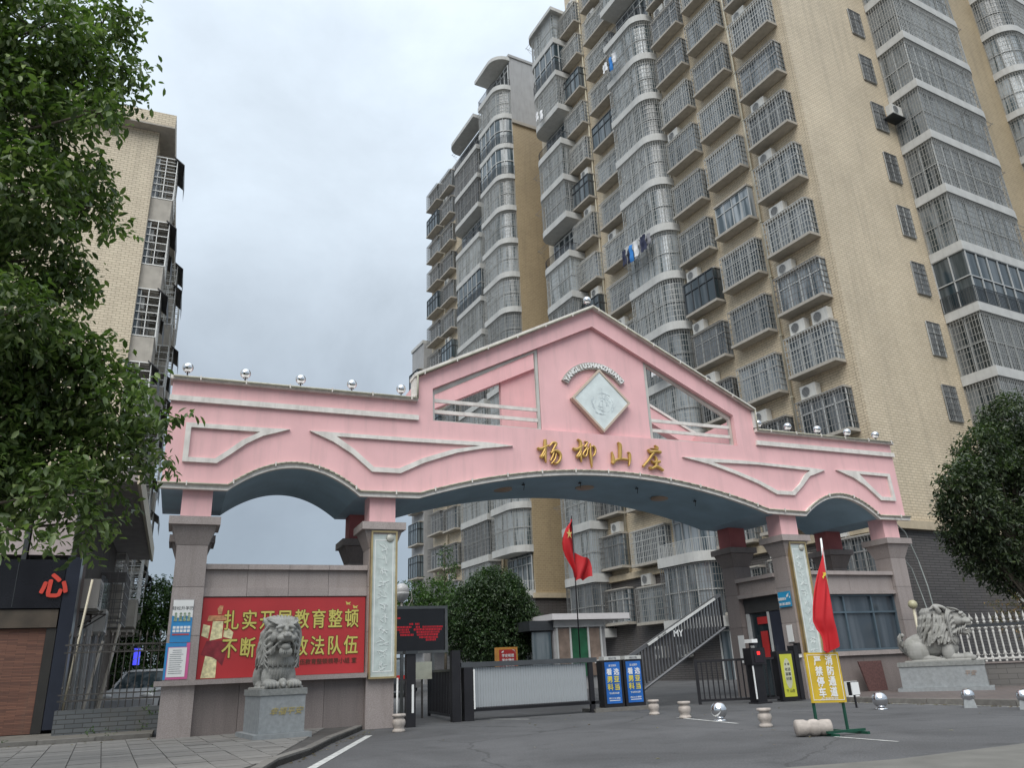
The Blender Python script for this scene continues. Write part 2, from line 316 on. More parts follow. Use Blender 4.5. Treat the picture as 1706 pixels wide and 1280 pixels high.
stripe((3.12, 14.0), (1.5, 9.6), 0.11); stripe((8.48, 12.9), (8.22, 10.85), 0.07); stripe((7.55, 8.1), (7.56, 7.15), 0.05)
stripe((13.1, 13.6), (13.2, 9.0), 0.05); stripe((6.6, 15.3), (6.1, 16.2), 0.07)
struct('road_markings', g, M_line)

# left pavement with individual slabs
def clip(poly, a, b):   # keep the left side of a->b
    out_ = []
    for i in range(len(poly)):
        p, q = poly[i], poly[(i + 1) % len(poly)]
        sp_ = (b[0] - a[0]) * (p[1] - a[1]) - (b[1] - a[1]) * (p[0] - a[0]); sq = (b[0] - a[0]) * (q[1] - a[1]) - (b[1] - a[1]) * (q[0] - a[0])
        if sp_ >= 0: out_.append(p)
        if sp_ * sq < 0:
            tt = sp_ / (sp_ - sq); out_.append((p[0] + (q[0] - p[0]) * tt, p[1] + (q[1] - p[1]) * tt))
    return out_
M_paver = mat('paving_slab_stone', (0.20, 0.19, 0.175), 0.8, var=0.16, scale=7, streak=0.3, dirt=(0.14, 0.13, 0.12), rnd=0.14, bump=0.08)
M_joint = mat('paving_joint', (0.07, 0.065, 0.06), 0.9, var=0.2)
ZP = 0.075
side_poly = [(-9, 5), (0.2, 6.6), (1.22, 10.2), (1.75, 11.3), (2.30, 12.9), (3.12, 15.0), (3.35, 15.6), (3.35, 16.3), (-9, 16.3)]
g = MB(); g.poly([side_poly], -0.05, ZP - 0.012, 'z'); sw = struct('pavement_left', g, M_joint)
kerbline = [(0.2, 6.6), (1.22, 10.2), (1.75, 11.3), (2.30, 12.9), (3.12, 15.0), (3.35, 15.6)]
hull = [(0.08, 6.6), (1.10, 10.2), (1.63, 11.3), (2.18, 12.9), (3.0, 15.0), (3.2, 15.55)]
S = 0.37
ang = math.radians(4); ca, sa = math.cos(ang), math.sin(ang)
for i in range(-17, 12):
    for j in range(-3, 25):
        x0 = i * S + (0.0); y0 = 7.6 + j * S
        pl = [(x0 + .006, y0 + .006), (x0 + S - .006, y0 + .006), (x0 + S - .006, y0 + S - .006), (x0 + .006, y0 + S - .006)]
        pl = [(x * ca - (y - 12) * sa, 12 + x * sa + (y - 12) * ca) for x, y in pl]
        for a, b_ in zip(hull[:-1], hull[1:]):
            pl = clip(pl, a, b_)
            if len(pl) < 3: break
        if len(pl) < 3: continue
        pl = clip(pl, (3.3, 16.25), (-9, 16.25))
        if len(pl) < 3: continue
        cx = sum(p[0] for p in pl) / len(pl); cy = sum(p[1] for p in pl) / len(pl)
        # outside the field of view: skip
        dx = Vector((cx, cy, ZP - 0.93)); dep = dx.dot(f_)
        if dep < 1 or abs(dx.dot(r_) / dep) > 0.78 or -dx.dot(u_) / dep > 0.56: continue
        h = R.uniform(-0.004, 0.003)
        q = MB(); q.poly([[(p[0] - cx, p[1] - cy) for p in pl]], -0.03, 0, 'z')
        link('paving_slab', q.mesh('paving_slab', M_paver), sw, (cx, cy, ZP + h), (R.uniform(-.004, .004), R.uniform(-.004, .004), 0))
M_kerb = mat('kerb_stone', (0.17, 0.16, 0.145), 0.8, var=0.2, scale=10, streak=0.4, rnd=0.15)
def kerb_run(line, parent, z1, wd, z0=-0.02, L=0.9, side=1):
    acc = []
    for a, b_ in zip(line[:-1], line[1:]):
        a = Vector(a); b_ = Vector(b_); d = b_ - a; k = max(1, round(d.length / L)); dn_ = d.normalized(); nn = Vector((-dn_.y, dn_.x)) * wd * side
        for i in range(k):
            p = a + d * (i / k) + dn_ * 0.006; q = a + d * ((i + 1) / k) - dn_ * 0.006; c = (p + q) / 2; h = R.uniform(-.005, .005)
            mb = MB(); mb.poly([[tuple(p - c), tuple(q - c), tuple(q + nn - c), tuple(p + nn - c)]], z0 - z1, 0, 'z')
            link('kerb_stone', mb.mesh('kerb_stone', M_kerb), parent, (c.x, c.y, z1 + h))
kerb_run(kerbline, sw, ZP + 0.012, 0.13)
# right pavement
right_poly = [(14.15, 15.5), (13.35, 13.9), (13.22, 12.5), (13.35, 9.0), (13.9, 6.3), (24, 6.3), (24, 15.6)]
g = MB(); g.poly([right_poly], -0.05, 0.085, 'z')
M_rp = tile_mat('red_grey_paving', (0.15, 0.12, 0.11), (0.125, 0.105, 0.10), (0.07, 0.06, 0.056), 0.3, 0.15, 0.008)
swr = struct('pavement_right', g, M_rp)
kerb_run([(14.10, 15.5), (13.30, 13.9), (13.17, 12.5), (13.30, 9.0), (13.85, 6.3)], swr, 0.10, 0.13, side=1)

# compound side kerb step in front of the iron fence
g = MB(); g.poly([[(-9, 16.3), (-0.25, 16.3), (-0.25, 24), (-9, 24)]], -0.05, 0.13, 'z'); rl = struct('raised_strip', g, mat('old_concrete', (0.15, 0.14, 0.12), 0.9, var=0.25, scale=5, streak=0.4))
kerb_run([(-9, 16.28), (-0.27, 16.28)], rl, 0.145, 0.2, side=1)

# ================================================================ GATEWAY
GY0, GY1 = 15.64, 18.40
gate = thing('entrance_gateway', 'large pink arched estate gateway with pointed gable and gold Chinese lettering', 'gateway', (9.0, 17.0, 0))
def mir(l): return [(18.0 - x, z) for x, z in l]
def arc(x0, x1, z0, h, n=24, pw=2.0):
    c = (x0 + x1) / 2; hw = (x1 - x0) / 2
    return [(x0 + (x1 - x0) * i / n, z0 + h * (1 - abs(((x0 + (x1 - x0) * i / n) - c) / hw) ** pw)) for i in range(n + 1)]
XL, XR = -0.56, 18.43
bottom = [(XL, 4.45)] + arc(0.62, 3.17, 4.45, 0.52) + arc(4.42, 13.58, 4.46, 0.73, 40) + arc(14.80, 17.36, 4.43, 0.54) + [(XR, 4.43)]
top = [(XR, 6.60), (13.60, 6.62), (13.60, 7.17), (9.0, 9.52), (4.42, 7.17), (4.42, 6.62), (XL, 6.62)]
openL = [(4.77, 6.18), (7.45, 6.18), (7.45, 8.26), (4.77, 6.93)]
openR = [(10.46, 6.18), (12.99, 6.18), (12.99, 7.0), (10.46, 8.27)]
gable_hole = [(4.76, 6.17), (13.00, 6.17), (13.00, 7.00), (8.97, 9.03), (4.76, 6.93)]
def chev(x): return 6.93 + (9.03 - 6.93) * (x - 4.76) / (8.97 - 4.76) if x < 8.97 else 9.03 + (7.0 - 9.03) * (x - 8.97) / (13.0 - 8.97)
for nm, ya, yb in (('front_panel', GY0, GY0 + 0.3), ('back_panel', GY1 - 0.3, GY1)):
    q = MB(); q.poly([bottom + top, gable_hole], ya, yb)
    part(nm, q, M_pink, gate)
    q = MB(); q.poly([[(7.46, 6.16), (10.45, 6.16), (10.45, chev(10.45) + .02), (8.97, 9.05), (7.46, chev(7.46) + .02)]], ya + .12, yb - .04); part('gable_field', q, M_pink, gate)
# soffit sheets following the arches
q = MB(); bt = [(x, z - 0.004) for x, z in bottom]
for (x0, z0), (x1, z1) in zip(bt[:-1], bt[1:]):
    q.add([(x0, GY0 + .004, z0), (x1, GY0 + .004, z1), (x1, GY1 - .004, z1), (x0, GY1 - .004, z0)], [(0, 1, 2, 3)])
part('soffit', q, M_soffit, gate)
q = MB(); q.box((XL, GY0 + .3, 4.55), (XL + .22, GY1 - .3, 6.6)); q.box((XR - .22, GY0 + .3, 4.55), (XR, GY1 - .3, 6.58)); parts('end_panel', q, M_pink, gate)
q = MB(); q.box((XL + .22, GY0 + .3, 6.04), (XR - .22, GY1 - .3, 6.12)); part('deck', q, M_grey, gate)
for xx in (4.42, 13.45):
    q = MB(); q.box((xx, GY0 + .3, 6.12), (xx + .15, GY1 - .3, 7.1)); part('cross_panel', q, M_pink, gate)
# trims
def band(line, wd, y0, y1):   # band below a polyline
    q = MB(); q.poly([line + [(x, z - wd) for x, z in line[::-1]]], y0, y1); return q
for line, wd in (([(XL - .03, 6.25), (4.42, 6.25)], .11), ([(13.60, 6.34), (XR + .03, 6.31)], .12)):
    part('string_course', band(line, wd, GY0 - .07, GY0 - .001), M_trim, gate)
q = MB(); lip = [(XL - .06, 4.49)] + [(x, z + .04) for x, z in bottom[1:-1]] + [(XR + .06, 4.47)]
q.poly([lip + [(x, z - .10) for x, z in lip[::-1]]], GY0 - .10, GY0 - .001); part('arch_moulding', q, M_trim, gate)
cop = [[(XL - .05, 6.66), (4.40, 6.66)], [(4.32, 7.22), (9.0, 9.60), (13.70, 7.22)], [(13.62, 6.66), (XR + .05, 6.64)]]
for cl in cop:
    for ya, yb in ((GY0 - .10, GY0 + .34), (GY1 - .34, GY1 + .08)):
        part('coping', band(cl, .085, ya, yb), M_trim, gate)
for x in (4.34, 13.60): part('coping', MB().box((x, GY0 - .06, 6.70), (x + .08, GY0 + .3, 7.14)), M_trim, gate)
def rope(path, name='rope_light'):
    q = MB(); q.tube([(x, y, z) for x, y, z in path], .022, 6); o = part(name, q, M_rope, gate, True)
    L = 0; k = MB(); nxt = .5
    for a, b_ in zip(path[:-1], path[1:]):
        a = Vector(a); b_ = Vector(b_); d = (b_ - a).length
        while nxt < L + d:
            p = a + (b_ - a) * ((nxt - L) / d); k.box((p.x - .012, p.y - .028, p.z - .045), (p.x + .012, p.y + .01, p.z + .045)); nxt += .86
        L += d
    parts('rope_clip', k, M_trim, o)
yr = GY0 - .13
rope([(x, yr, z + .0) for x, z in lip[:26]] + [(x, yr, z) for x, z in lip[26:]])
rope([(XL, yr, 6.62), (4.38, yr, 6.62), (4.38, yr, 7.16), (9.0, yr, 9.53), (13.64, yr, 7.16), (13.64, yr, 6.62), (XR, yr, 6.61)])
# raised line ornaments
def orn(outer, inner): q = MB(); q.poly([outer, inner], GY0 - .06, GY0 - .001); part('raised_ornament', q, M_trim, gate)
oL = [(-.24, 5.71), (-.24, 4.93), (.38, 4.93), (.62, 5.12), (.90, 5.36), (1.20, 5.54), (1.72, 5.72), (1.2, 5.71)]
iL = [(-.14, 5.62), (-.14, 5.02), (.34, 5.02), (.55, 5.19), (.82, 5.43), (1.14, 5.62)]
orn(oL, iL)
oM = [(2.11, 5.72), (2.60, 5.52), (3.0, 5.28), (3.42, 4.93), (4.03, 4.93), (4.55, 5.19), (5.29, 5.46), (5.9, 5.60), (6.64, 5.71), (6.0, 5.75), (4.2, 5.72)]
iM = [(2.66, 5.64), (3.05, 5.38), (3.46, 5.03), (3.99, 5.03), (4.50, 5.28), (5.2, 5.53), (5.85, 5.66), (4.2, 5.64)]
orn(oM, iM)
oR = [(11.22, 5.74), (12.0, 5.60), (12.8, 5.38), (13.45, 5.17), (14.0, 4.92), (14.58, 4.92), (14.9, 5.18), (15.2, 5.46), (15.78, 5.66), (15.2, 5.70), (13.0, 5.76)]
iR = [(12.1, 5.66), (12.85, 5.46), (13.5, 5.25), (14.03, 5.02), (14.53, 5.02), (14.82, 5.24), (15.05, 5.50), (15.25, 5.62), (13.5, 5.68)]
orn(oR, iR)
oE = [(16.18, 5.69), (16.75, 5.50), (17.15, 5.28), (17.60, 4.91), (18.16, 4.91), (18.12, 5.68), (17.0, 5.70)]
iE = [(16.98, 5.62), (17.25, 5.36), (17.66, 5.01), (18.06, 5.01), (18.03, 5.60)]
orn(oE, iE)
# frames and rails of the triangular openings (front)
M_alu = mat('aluminium_frame', (0.55, 0.53, 0.48), 0.4, 0.3, var=0.15)
for L, x0, x1 in ((openL, 4.78, 7.44), (openR, 10.47, 12.98)):
    q = MB(); c = (sum(p[0] for p in L) / 4, sum(p[1] for p in L) / 4)
    inn = [(p[0] + (.07 if p[0] < c[0] else -.07), p[1] + (.05 if p[1] < 6.5 else -.085)) for p in L]
    q.poly([L, inn], GY0 + .13, GY0 + .20); part('opening_frame', q, M_alu, gate)
    for z in (6.44, 6.70):
        xa = x0 + .06; xb = x1 - .06
        part('opening_rail', MB().box((xa, GY0 + .14, z - .04), (xb, GY0 + .19, z + .04)), M_trim, gate)
# diamond plaque and lettering arc
dm = thing('diamond_plaque', 'white marble diamond plaque with worn emblem and brass edge on the gateway gable', 'plaque', (9.05, GY0 + .05, 7.04))
D = [(9.05, 7.86), (8.24, 7.04), (9.05, 6.22), (9.86, 7.04)]; Di = [(9.05, 7.79), (8.31, 7.04), (9.05, 6.29), (9.79, 7.04)]
part('border', MB().poly([D, Di], GY0 - .04, GY0 + .10), mat('cream_frame', (0.55, 0.45, 0.36), 0.45, var=.1), dm); part('panel', MB().poly([Di], GY0 - .02, GY0 + .09), mat('plaque_marble', (0.66, 0.72, 0.71), 0.25, var=0.1, scale=5), dm)
q = MB()
M_em = mat('worn_engraving', (0.50, 0.55, 0.57), 0.6, var=0.3, scale=20)
for k in range(60):
    a0 = R.uniform(0, 2 * PI); rr = R.uniform(.08, .38); l = R.uniform(.15, .8); pts = []
    for i in range(5):
        t_ = a0 + l * i / 4; pts.append((9.07 + rr * math.cos(t_) * R.uniform(.9, 1.05), GY0 - .021, 6.95 + rr * .85 * math.sin(t_)))
    q.tube(pts, R.uniform(.002, .006), 4)
q.tube([(9.08, GY0 - .021, 7.35), (9.07, GY0 - .021, 6.7)], .005, 4); part('emblem', q, M_em, dm)
arcx = thing('lettering_arc', 'curved white strip with raised Latin letters above the diamond plaque', 'lettering', (8.98, GY0 - .02, 7.2))
A0, A1 = math.radians(152), math.radians(36); cx_, cz_ = 8.97, 7.02; ro, ri = 1.04, 0.86
ol = [(cx_ + ro * math.cos(A0 + (A1 - A0) * i / 24), cz_ + ro * math.sin(A0 + (A1 - A0) * i / 24)) for i in range(25)]
il = [(cx_ + ri * math.cos(A0 + (A1 - A0) * i / 24), cz_ + ri * math.sin(A0 + (A1 - A0) * i / 24)) for i in range(25)]
part('backing', MB().poly([ol + il[::-1]], GY0 + .045, GY0 + .119), mat('backing_grey', (0.40, 0.38, 0.35), 0.6), arcx)
word = 'YANGLIUSHANZHUANG'
for i, ch in enumerate(word):
    a = math.radians(148) + (math.radians(40) - math.radians(148)) * i / (len(word) - 1)
    tm = text_mb(ch, 0.17, 0, -0.06, 0, 0.03, 0.006, sx=0.9); rr = .95; th = a - PI / 2
    tm.v = [(cx_ + rr * math.cos(a) + x * math.cos(th) - z * math.sin(th), y + GY0 + .042, cz_ + rr * math.sin(a) + x * math.sin(th) + z * math.cos(th)) for x, y, z in tm.v]
    part('letter', tm, M_wht, arcx)
# brush lettering, drawn stroke by stroke
STROKES = [(1, [(7.44, 5.91, 0.051), (7.43, 5.75, 0.055), (7.42, 5.59, 0.051), (7.42, 5.45, 0.037), (7.43, 5.36, 0.011)]), (1, [(7.23, 5.7, 0.028), (7.29, 5.67, 0.055), (7.39, 5.71, 0.046), (7.52, 5.78, 0.02)]), (1, [(7.42, 5.68, 0.046), (7.36, 5.57, 0.041), (7.32, 5.49, 0.065), (7.37, 5.52, 0.032), (7.43, 5.62, 0.018)]), (1, [(7.53, 5.75, 0.017), (7.62, 5.84, 0.041), (7.71, 5.83, 0.055), (7.66, 5.74, 0.037), (7.6, 5.64, 0.032)]), (1, [(7.56, 5.59, 0.037), (7.65, 5.65, 0.037), (7.75, 5.64, 0.055), (7.81, 5.56, 0.046), (7.78, 5.44, 0.046), (7.69, 5.35, 0.041), (7.62, 5.37, 0.017)]), (1, [(7.64, 5.61, 0.028), (7.6, 5.51, 0.028), (7.54, 5.41, 0.023)]), (1, [(7.7, 5.59, 0.02), (7.66, 5.46, 0.029), (7.56, 5.34, 0.02)]), (2, [(8.28, 5.98, 0.023), (8.36, 5.9, 0.055), (8.33, 5.65, 0.051), (8.34, 5.53, 0.037), (8.35, 5.43, 0.011)]), (2, [(8.14, 5.75, 0.028), (8.22, 5.72, 0.06), (8.32, 5.77, 0.041), (8.42, 5.84, 0.023)]), (2, [(8.32, 5.68, 0.028), (8.24, 5.55, 0.055), (8.3, 5.58, 0.032), (8.36, 5.69, 0.014)]), (2, [(8.46, 5.93, 0.023), (8.54, 5.91, 0.037), (8.46, 5.8, 0.029), (8.53, 5.8, 0.032), (8.42, 5.66, 0.028), (8.4, 5.59, 0.035), (8.46, 5.57, 0.035), (8.5, 5.62, 0.026), (8.54, 5.75, 0.023), (8.61, 5.78, 0.017)]), (2, [(8.62, 5.9, 0.014), (8.6, 5.67, 0.041), (8.61, 5.47, 0.039), (8.61, 5.31, 0.007)]), (2, [(8.63, 5.81, 0.023), (8.7, 5.83, 0.039), (8.74, 5.75, 0.039), (8.71, 5.64, 0.032), (8.64, 5.57, 0.009)]), (3, [(9.37, 5.98, 0.018), (9.42, 5.92, 0.069), (9.42, 5.81, 0.063), (9.39, 5.56, 0.063)]), (3, [(9.18, 5.73, 0.018), (9.2, 5.61, 0.048), (9.2, 5.49, 0.069), (9.17, 5.44, 0.055)]), (3, [(9.18, 5.47, 0.06), (9.3, 5.54, 0.046), (9.45, 5.57, 0.041), (9.61, 5.56, 0.035)]), (3, [(9.62, 5.75, 0.02), (9.67, 5.71, 0.046), (9.66, 5.56, 0.046), (9.62, 5.41, 0.011)]), (4, [(10.41, 5.98, 0.011), (10.47, 5.92, 0.057), (10.47, 5.88, 0.037)]), (4, [(10.27, 5.89, 0.009), (10.43, 5.88, 0.029), (10.49, 5.88, 0.032)]), (4, [(10.2, 5.86, 0.023), (10.27, 5.8, 0.055), (10.42, 5.82, 0.051), (10.57, 5.81, 0.055)]), (4, [(10.36, 5.79, 0.055), (10.19, 5.59, 0.044), (10.02, 5.42, 0.046)]), (4, [(10.38, 5.71, 0.023), (10.42, 5.61, 0.051), (10.38, 5.43, 0.06)]), (4, [(10.26, 5.58, 0.018), (10.33, 5.54, 0.041), (10.52, 5.57, 0.051)]), (4, [(10.2, 5.43, 0.041), (10.25, 5.38, 0.046), (10.41, 5.44, 0.051), (10.58, 5.35, 0.041)])]
def smooth_line(pts, k=4):
    P_ = [Vector(p) for p in pts]; P_ = [P_[0] * 2 - P_[1]] + P_ + [P_[-1] * 2 - P_[-2]]; o_ = []
    for i in range(1, len(P_) - 2):
        for j in range(k):
            t_ = j / k; a, b_, c, d = P_[i - 1:i + 3]
            o_.append(0.5 * ((2 * b_) + (c - a) * t_ + (2 * a - 5 * b_ + 4 * c - d) * t_ * t_ + (3 * b_ - a - 3 * c + d) * t_ ** 3))
    o_.append(P_[-2]); return o_
chars = {}
for si, (k, st) in enumerate(STROKES):
    mb = chars.setdefault(k, MB()); pts = smooth_line(st); yf = GY0 - .105 - .0015 * (si % 5); yb_ = GY0 - .03
    ring = []
    for i, p in enumerate(pts):
        d = (pts[min(i + 1, len(pts) - 1)] - pts[max(i - 1, 0)]); d = Vector((d.x, d.y)).normalized(); nn = Vector((-d.y, d.x)); hw = max(.004, p.z * .62)
        ring.append([(p.x + nn.x * hw, yb_, p.y + nn.y * hw), (p.x + nn.x * hw, yf + .012, p.y + nn.y * hw), (p.x, yf, p.y), (p.x - nn.x * hw, yf + .012, p.y - nn.y * hw), (p.x - nn.x * hw, yb_, p.y - nn.y * hw)])
    n0 = len(ring); vs = [v for r2 in ring for v in r2]; fs = []
    for i in range(n0 - 1):
        for j in range(4): fs.append((i * 5 + j, i * 5 + j + 1, (i + 1) * 5 + j + 1, (i + 1) * 5 + j))
    fs += [(0, 1, 2, 3, 4), tuple((n0 - 1) * 5 + j for j in (4, 3, 2, 1, 0))]
    mb.add(vs, fs)
for k, mb in chars.items(): part('gold_character', mb, M_gold, gate)
# soffit lamps and camera bits
for x in (6.9, 9.15, 11.35):
    z = 4.46 + .73 * (1 - ((x - 9) / 4.58) ** 2); q = MB().lathe([(.001, -.07), (.2, -.07), (.24, -.05), (.24, 0), (.001, 0.01)], 20, (x, 17.0, z + .03)); part('ceiling_lamp', q, mat('lamp_diffuser', (0.42, 0.30, 0.22), 0.4), gate, True)
for x in (7.2, 8.7, 10.3, 12.0):
    z = 4.46 + .73 * (1 - ((x - 9) / 4.58) ** 2); q = MB().tube([(x, 16.4, z), (x + .02, 16.4, z - .1), (x + .01, 16.42, z - .18)], .008, 4); q.box((x - .03, 16.37, z - .07), (x + .03, 16.43, z - .04)); part('hanging_cable', q, M_dark, gate)
# pillars
PX = [0.10, 3.68, 14.30, 17.85]
def pillar(xc, yc, back=False, base=0.0):
    pg = thing('_', 'x', 'y') if False else None
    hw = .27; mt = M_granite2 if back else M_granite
    p = bpy.data.objects.new('pillar', None); COL.objects.link(p); p.parent = gate; p.location = (xc - 9.0, yc - 17.0, 0)
    zs = [base, .92, 1.75, 2.60, 3.36]
    for a, b_ in zip(zs[:-1], zs[1:]): part('granite_block', MB().box((xc - hw, yc - hw, a + (.004 if a > base else 0)), (xc + hw, yc + hw, b_ - .004)), mt, p)
    part('granite_core', MB().box((xc - hw + .02, yc - hw + .02, base), (xc + hw - .02, yc + hw - .02, 3.4)), mt, p)
    part('flared_neck', MB().frustum((xc - hw, yc - hw, xc + hw, yc + hw), 3.364, (xc - .39, yc - .39, xc + .39, yc + .39), 3.716), mt, p)
    part('capital_slab', MB().box((xc - .45, yc - .45, 3.72), (xc + .45, yc + .45, 3.87)), mt, p)
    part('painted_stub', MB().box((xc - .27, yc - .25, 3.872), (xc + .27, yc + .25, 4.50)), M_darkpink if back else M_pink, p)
    return p
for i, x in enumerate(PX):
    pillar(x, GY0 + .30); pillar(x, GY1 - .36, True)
# mirror balls along the coping
bx_ = [(-.32, 6.87), (.78, 6.86), (1.89, 6.85), (2.97, 6.85), (4.06, 6.85), (8.95, 9.78), (13.86, 6.84), (14.87, 6.84), (15.91, 6.84), (17.0, 6.84), (18.06, 6.84)]
me_ball = MB().sphere((0, 0, 0), .105, 24, 16).mesh('mirror_ball', M_chrome, smooth=True); me_stem = MB().bar((0, 0, -.21), (0, 0, -.09), .014, 8).lathe([(.001, -.1), (.05, -.1), (.05, -.085), (.001, -.085)], 12).mesh('stem', M_dark)
for x, z in bx_:
    o = link('mirror_ball', me_ball, gate, (x - 9, GY0 + .1 - 17, z + .03)); link('stem', me_stem, o)
# plaques on the pillars
for xc, lab in ((3.70, 'tall faded white marble name board in brass frame on the pillar beside the red banner'), (14.36, 'tall faded white marble name board on the pillar behind the leaning red flag')):
    t_ = thing('name_board', lab, 'sign board', (xc, GY0 - .05, .88)); yb_ = GY0 + .03
    L = [(xc - .27, .88), (xc + .27, .88), (xc + .27, 3.70), (xc - .27, 3.70)]; I = [(xc - .235, .915), (xc + .235, .915), (xc + .235, 3.665), (xc - .235, 3.665)]
    part('frame', MB().poly([L, I], yb_ - .12, yb_ - .01), M_brass, t_); part('marble_slab', MB().poly([I], yb_ - .09, yb_ - .02), M_marble, t_)
    I2 = [(xc - .19, 1.0), (xc + .19, 1.0), (xc + .19, 3.52), (xc - .19, 3.52)]; I3 = [(xc - .175, 1.015), (xc + .175, 1.015), (xc + .175, 3.505), (xc - .175, 3.505)]
    part('painted_line', MB().poly([I2, I3], yb_ - .094, yb_ - .085), M_wht, t_)
    q = MB()
    for k in range(11):
        zc = 3.35 - k * .225
        for _ in range(7):
            a = R.uniform(0, PI); x0 = xc + R.uniform(-.07, .07); z0 = zc + R.uniform(-.06, .06); l = R.uniform(.03, .075)
            q.bar((x0 - l * math.cos(a), yb_ - .091, z0 - l * math.sin(a)), (x0 + l * math.cos(a), yb_ - .091, z0 + l * math.sin(a)), R.uniform(.006, .012), 4)
    o = part('worn_calligraphy', q, mat('worn_white', (0.66, 0.70, 0.68), 0.6, var=0.1, scale=30), t_); o['kind'] = 'stuff'
    part('lamp_dish', MB().lathe([(.001, -.03), (.07, -.02), (.085, 0), (.001, .01)], 16, (xc + .12, yb_ - .1, 3.56), 'y'), mat('dish_glass', (0.5, 0.5, 0.44), 0.2), t_, True)
# banner wall between the left pillars
WY = GY0 + .16
bw = thing('banner_wall', 'grey granite display wall between the two left gateway pillars', 'wall', (1.9, WY + .2, 0))
x0, x1 = PX[0] + .27, PX[1] - .27
nb = 4
for k in range(nb):
    xa = x0 + (x1 - x0) * k / nb + .003; xb = x0 + (x1 - x0) * (k + 1) / nb - .003
    part('base_slab', MB().box((xa, WY, .0), (xb, WY + .3, .91)), M_granite2, bw)
    part('header_slab', MB().box((xa, WY - .02, 2.44), (xb, WY + .3, 2.60 - .004)), M_granite, bw)
    part('header_slab', MB().box((xa, WY + .02, 2.60), (xb, WY + .3, 2.93)), M_granite, bw)
    part('cap_slab', MB().box((xa, WY - .06, 2.934), (xb, WY + .36, 3.03)), M_granite, bw)
part('ledge', MB().box((-.30, GY0 - .06, .915), (x1, WY + .1, 1.0)), M_granite, bw)
part('backing_wall', MB().box((x0, WY + .06, .5), (x1, WY + .28, 2.9)), M_granite2, bw)
bn = thing('banner', 'large red printed banner with two rows of yellow characters on the granite wall', 'banner', (1.9, WY, 1.0))
part('sheet', MB().box((x0 + .01, WY - .0, 1.005), (x1 - .02, WY + .04, 2.42)), mat('banner_red', (0.44, 0.030, 0.034), 0.5, var=0.10, scale=1.2), bn)
M_ly = mat('banner_yellow', (0.56, 0.50, 0.12), 0.5, var=0.05); M_lo = mat('banner_outline', (0.10, 0.03, 0.015), 0.6)
for s_, z in (('扎实开展教育整顿', 1.875), ('不断纯洁政法队伍', 1.385)):
    for i, ch in enumerate(s_):
        x = .90 + i * .318
        part('character', text_mb(ch, .37, x, z, WY - .0025, .003, .014, sx=.76), M_lo, bn); part('character', text_mb(ch, .37, x, z, WY - .012, .003, .005, sx=.76), M_ly, bn)
part('small_lettering', text_mb('政法队伍教育整顿领导小组 宣', .105, 2.55, 1.20, WY - .004, .003, .002), M_lo, bn)
# printed column, wall and birds
q = MB(); q.poly([[(.55, 1.66), (.76, 1.70), (.76, 2.0), (.58, 2.0)]], WY - .004, WY - .001); q.poly([[(.45, 1.02), (.70, 1.02), (.70, 1.32), (.62, 1.37), (.50, 1.40)]], WY - .004, WY - .001)
q.poly([[(.40, 1.75), (.52, 1.70), (.54, 1.92), (.42, 1.95)]], WY - .004, WY - .001); q.poly([[(.78, 1.72), (.93, 1.68), (.95, 1.80), (.86, 1.87), (.78, 1.84)]], WY - .004, WY - .001)
parts('printed_column', q, mat('print_cream', (0.68, 0.62, 0.36), 0.6, var=0.35, scale=14), bn)
q = MB(); q.poly([[(.48, 2.0), (.82, 2.02), (.80, 2.10), (.50, 2.10)]], WY - .006, WY - .001); q.poly([[(.66, 2.12), (.72, 2.12), (.74, 2.27), (.68, 2.28), (.64, 2.22)]], WY - .006, WY - .001)
part('printed_capital', q, mat('print_brown', (0.50, 0.25, 0.12), 0.6, var=0.4, scale=14), bn)
q = MB(); q.poly([[(.42, 1.42), (.50, 1.66), (.80, 1.66), (.88, 1.55), (.80, 1.22), (.72, 1.3)]], WY - .0025, WY - .001); part('printed_shadow', q, mat('print_maroon', (0.22, 0.02, 0.03), 0.6, var=0.4, scale=6), bn)
for bx0, bz in ((3.06, 2.30), (3.20, 2.23)):
    q = MB(); q.poly([[(bx0 - .06, bz + .04), (bx0 - .01, bz + .01), (bx0 + .05, bz + .03), (bx0 + .02, bz - .01), (bx0 + .04, bz - .035), (bx0 - .01, bz - .02), (bx0 - .04, bz - .03)]], WY - .004, WY - .001); part('printed_bird', q, M_ly, bn)
# posters on left pillar
ps = thing('poster', 'blue and white notice poster with people above a red strip on the leftmost pillar', 'poster', (.12, GY0, 1.66))
yp = GY0 + .03
M_blue = mat('poster_blue', (0.03, 0.25, 0.55), 0.5)
part('sheet', MB().box((-.12, yp - .012, 1.64), (.22, yp - .004, 2.37)), M_blue, ps)
part('white_area', MB().poly([[(-.12, 2.10), (-.02, 2.06), (.10, 2.10), (.22, 2.06), (.22, 2.37), (-.12, 2.37)]], yp - .015, yp - .012), M_wht, ps)
part('lettering', text_mb('轻松升学历', .072, .05, 2.20, yp - .016, .002, .001), M_dark, ps)
q = MB()
for k, x in enumerate((-.06, .02, .09, .16)): q.lathe([(.001, 0), (.022, 0), (.022, .002), (.001, .002)], 8, (x, yp - .02, 2.13), 'y'); q.poly([[(x - .03, 2.0), (x + .03, 2.0), (x + .02, 2.10), (x - .02, 2.10)]], yp - .019, yp - .016)
part('printed_figures', q, mat('print_figures', (0.25, 0.32, 0.22), 0.6, var=0.6, scale=30), ps)
q = MB()
for i in range(5):
    for j in range(2): q.box((-.09 + i * .06, yp - .016, 1.87 - j * .06), (-.09 + i * .06 + .048, yp - .012, 1.87 - j * .06 + .045))
part('printed_boxes', q, M_wht, ps); part('red_strip', MB().box((-.09, yp - .016, 1.76), (.19, yp - .012, 1.785)), mat('print_red', (0.5, 0.06, 0.05), 0.5), ps)
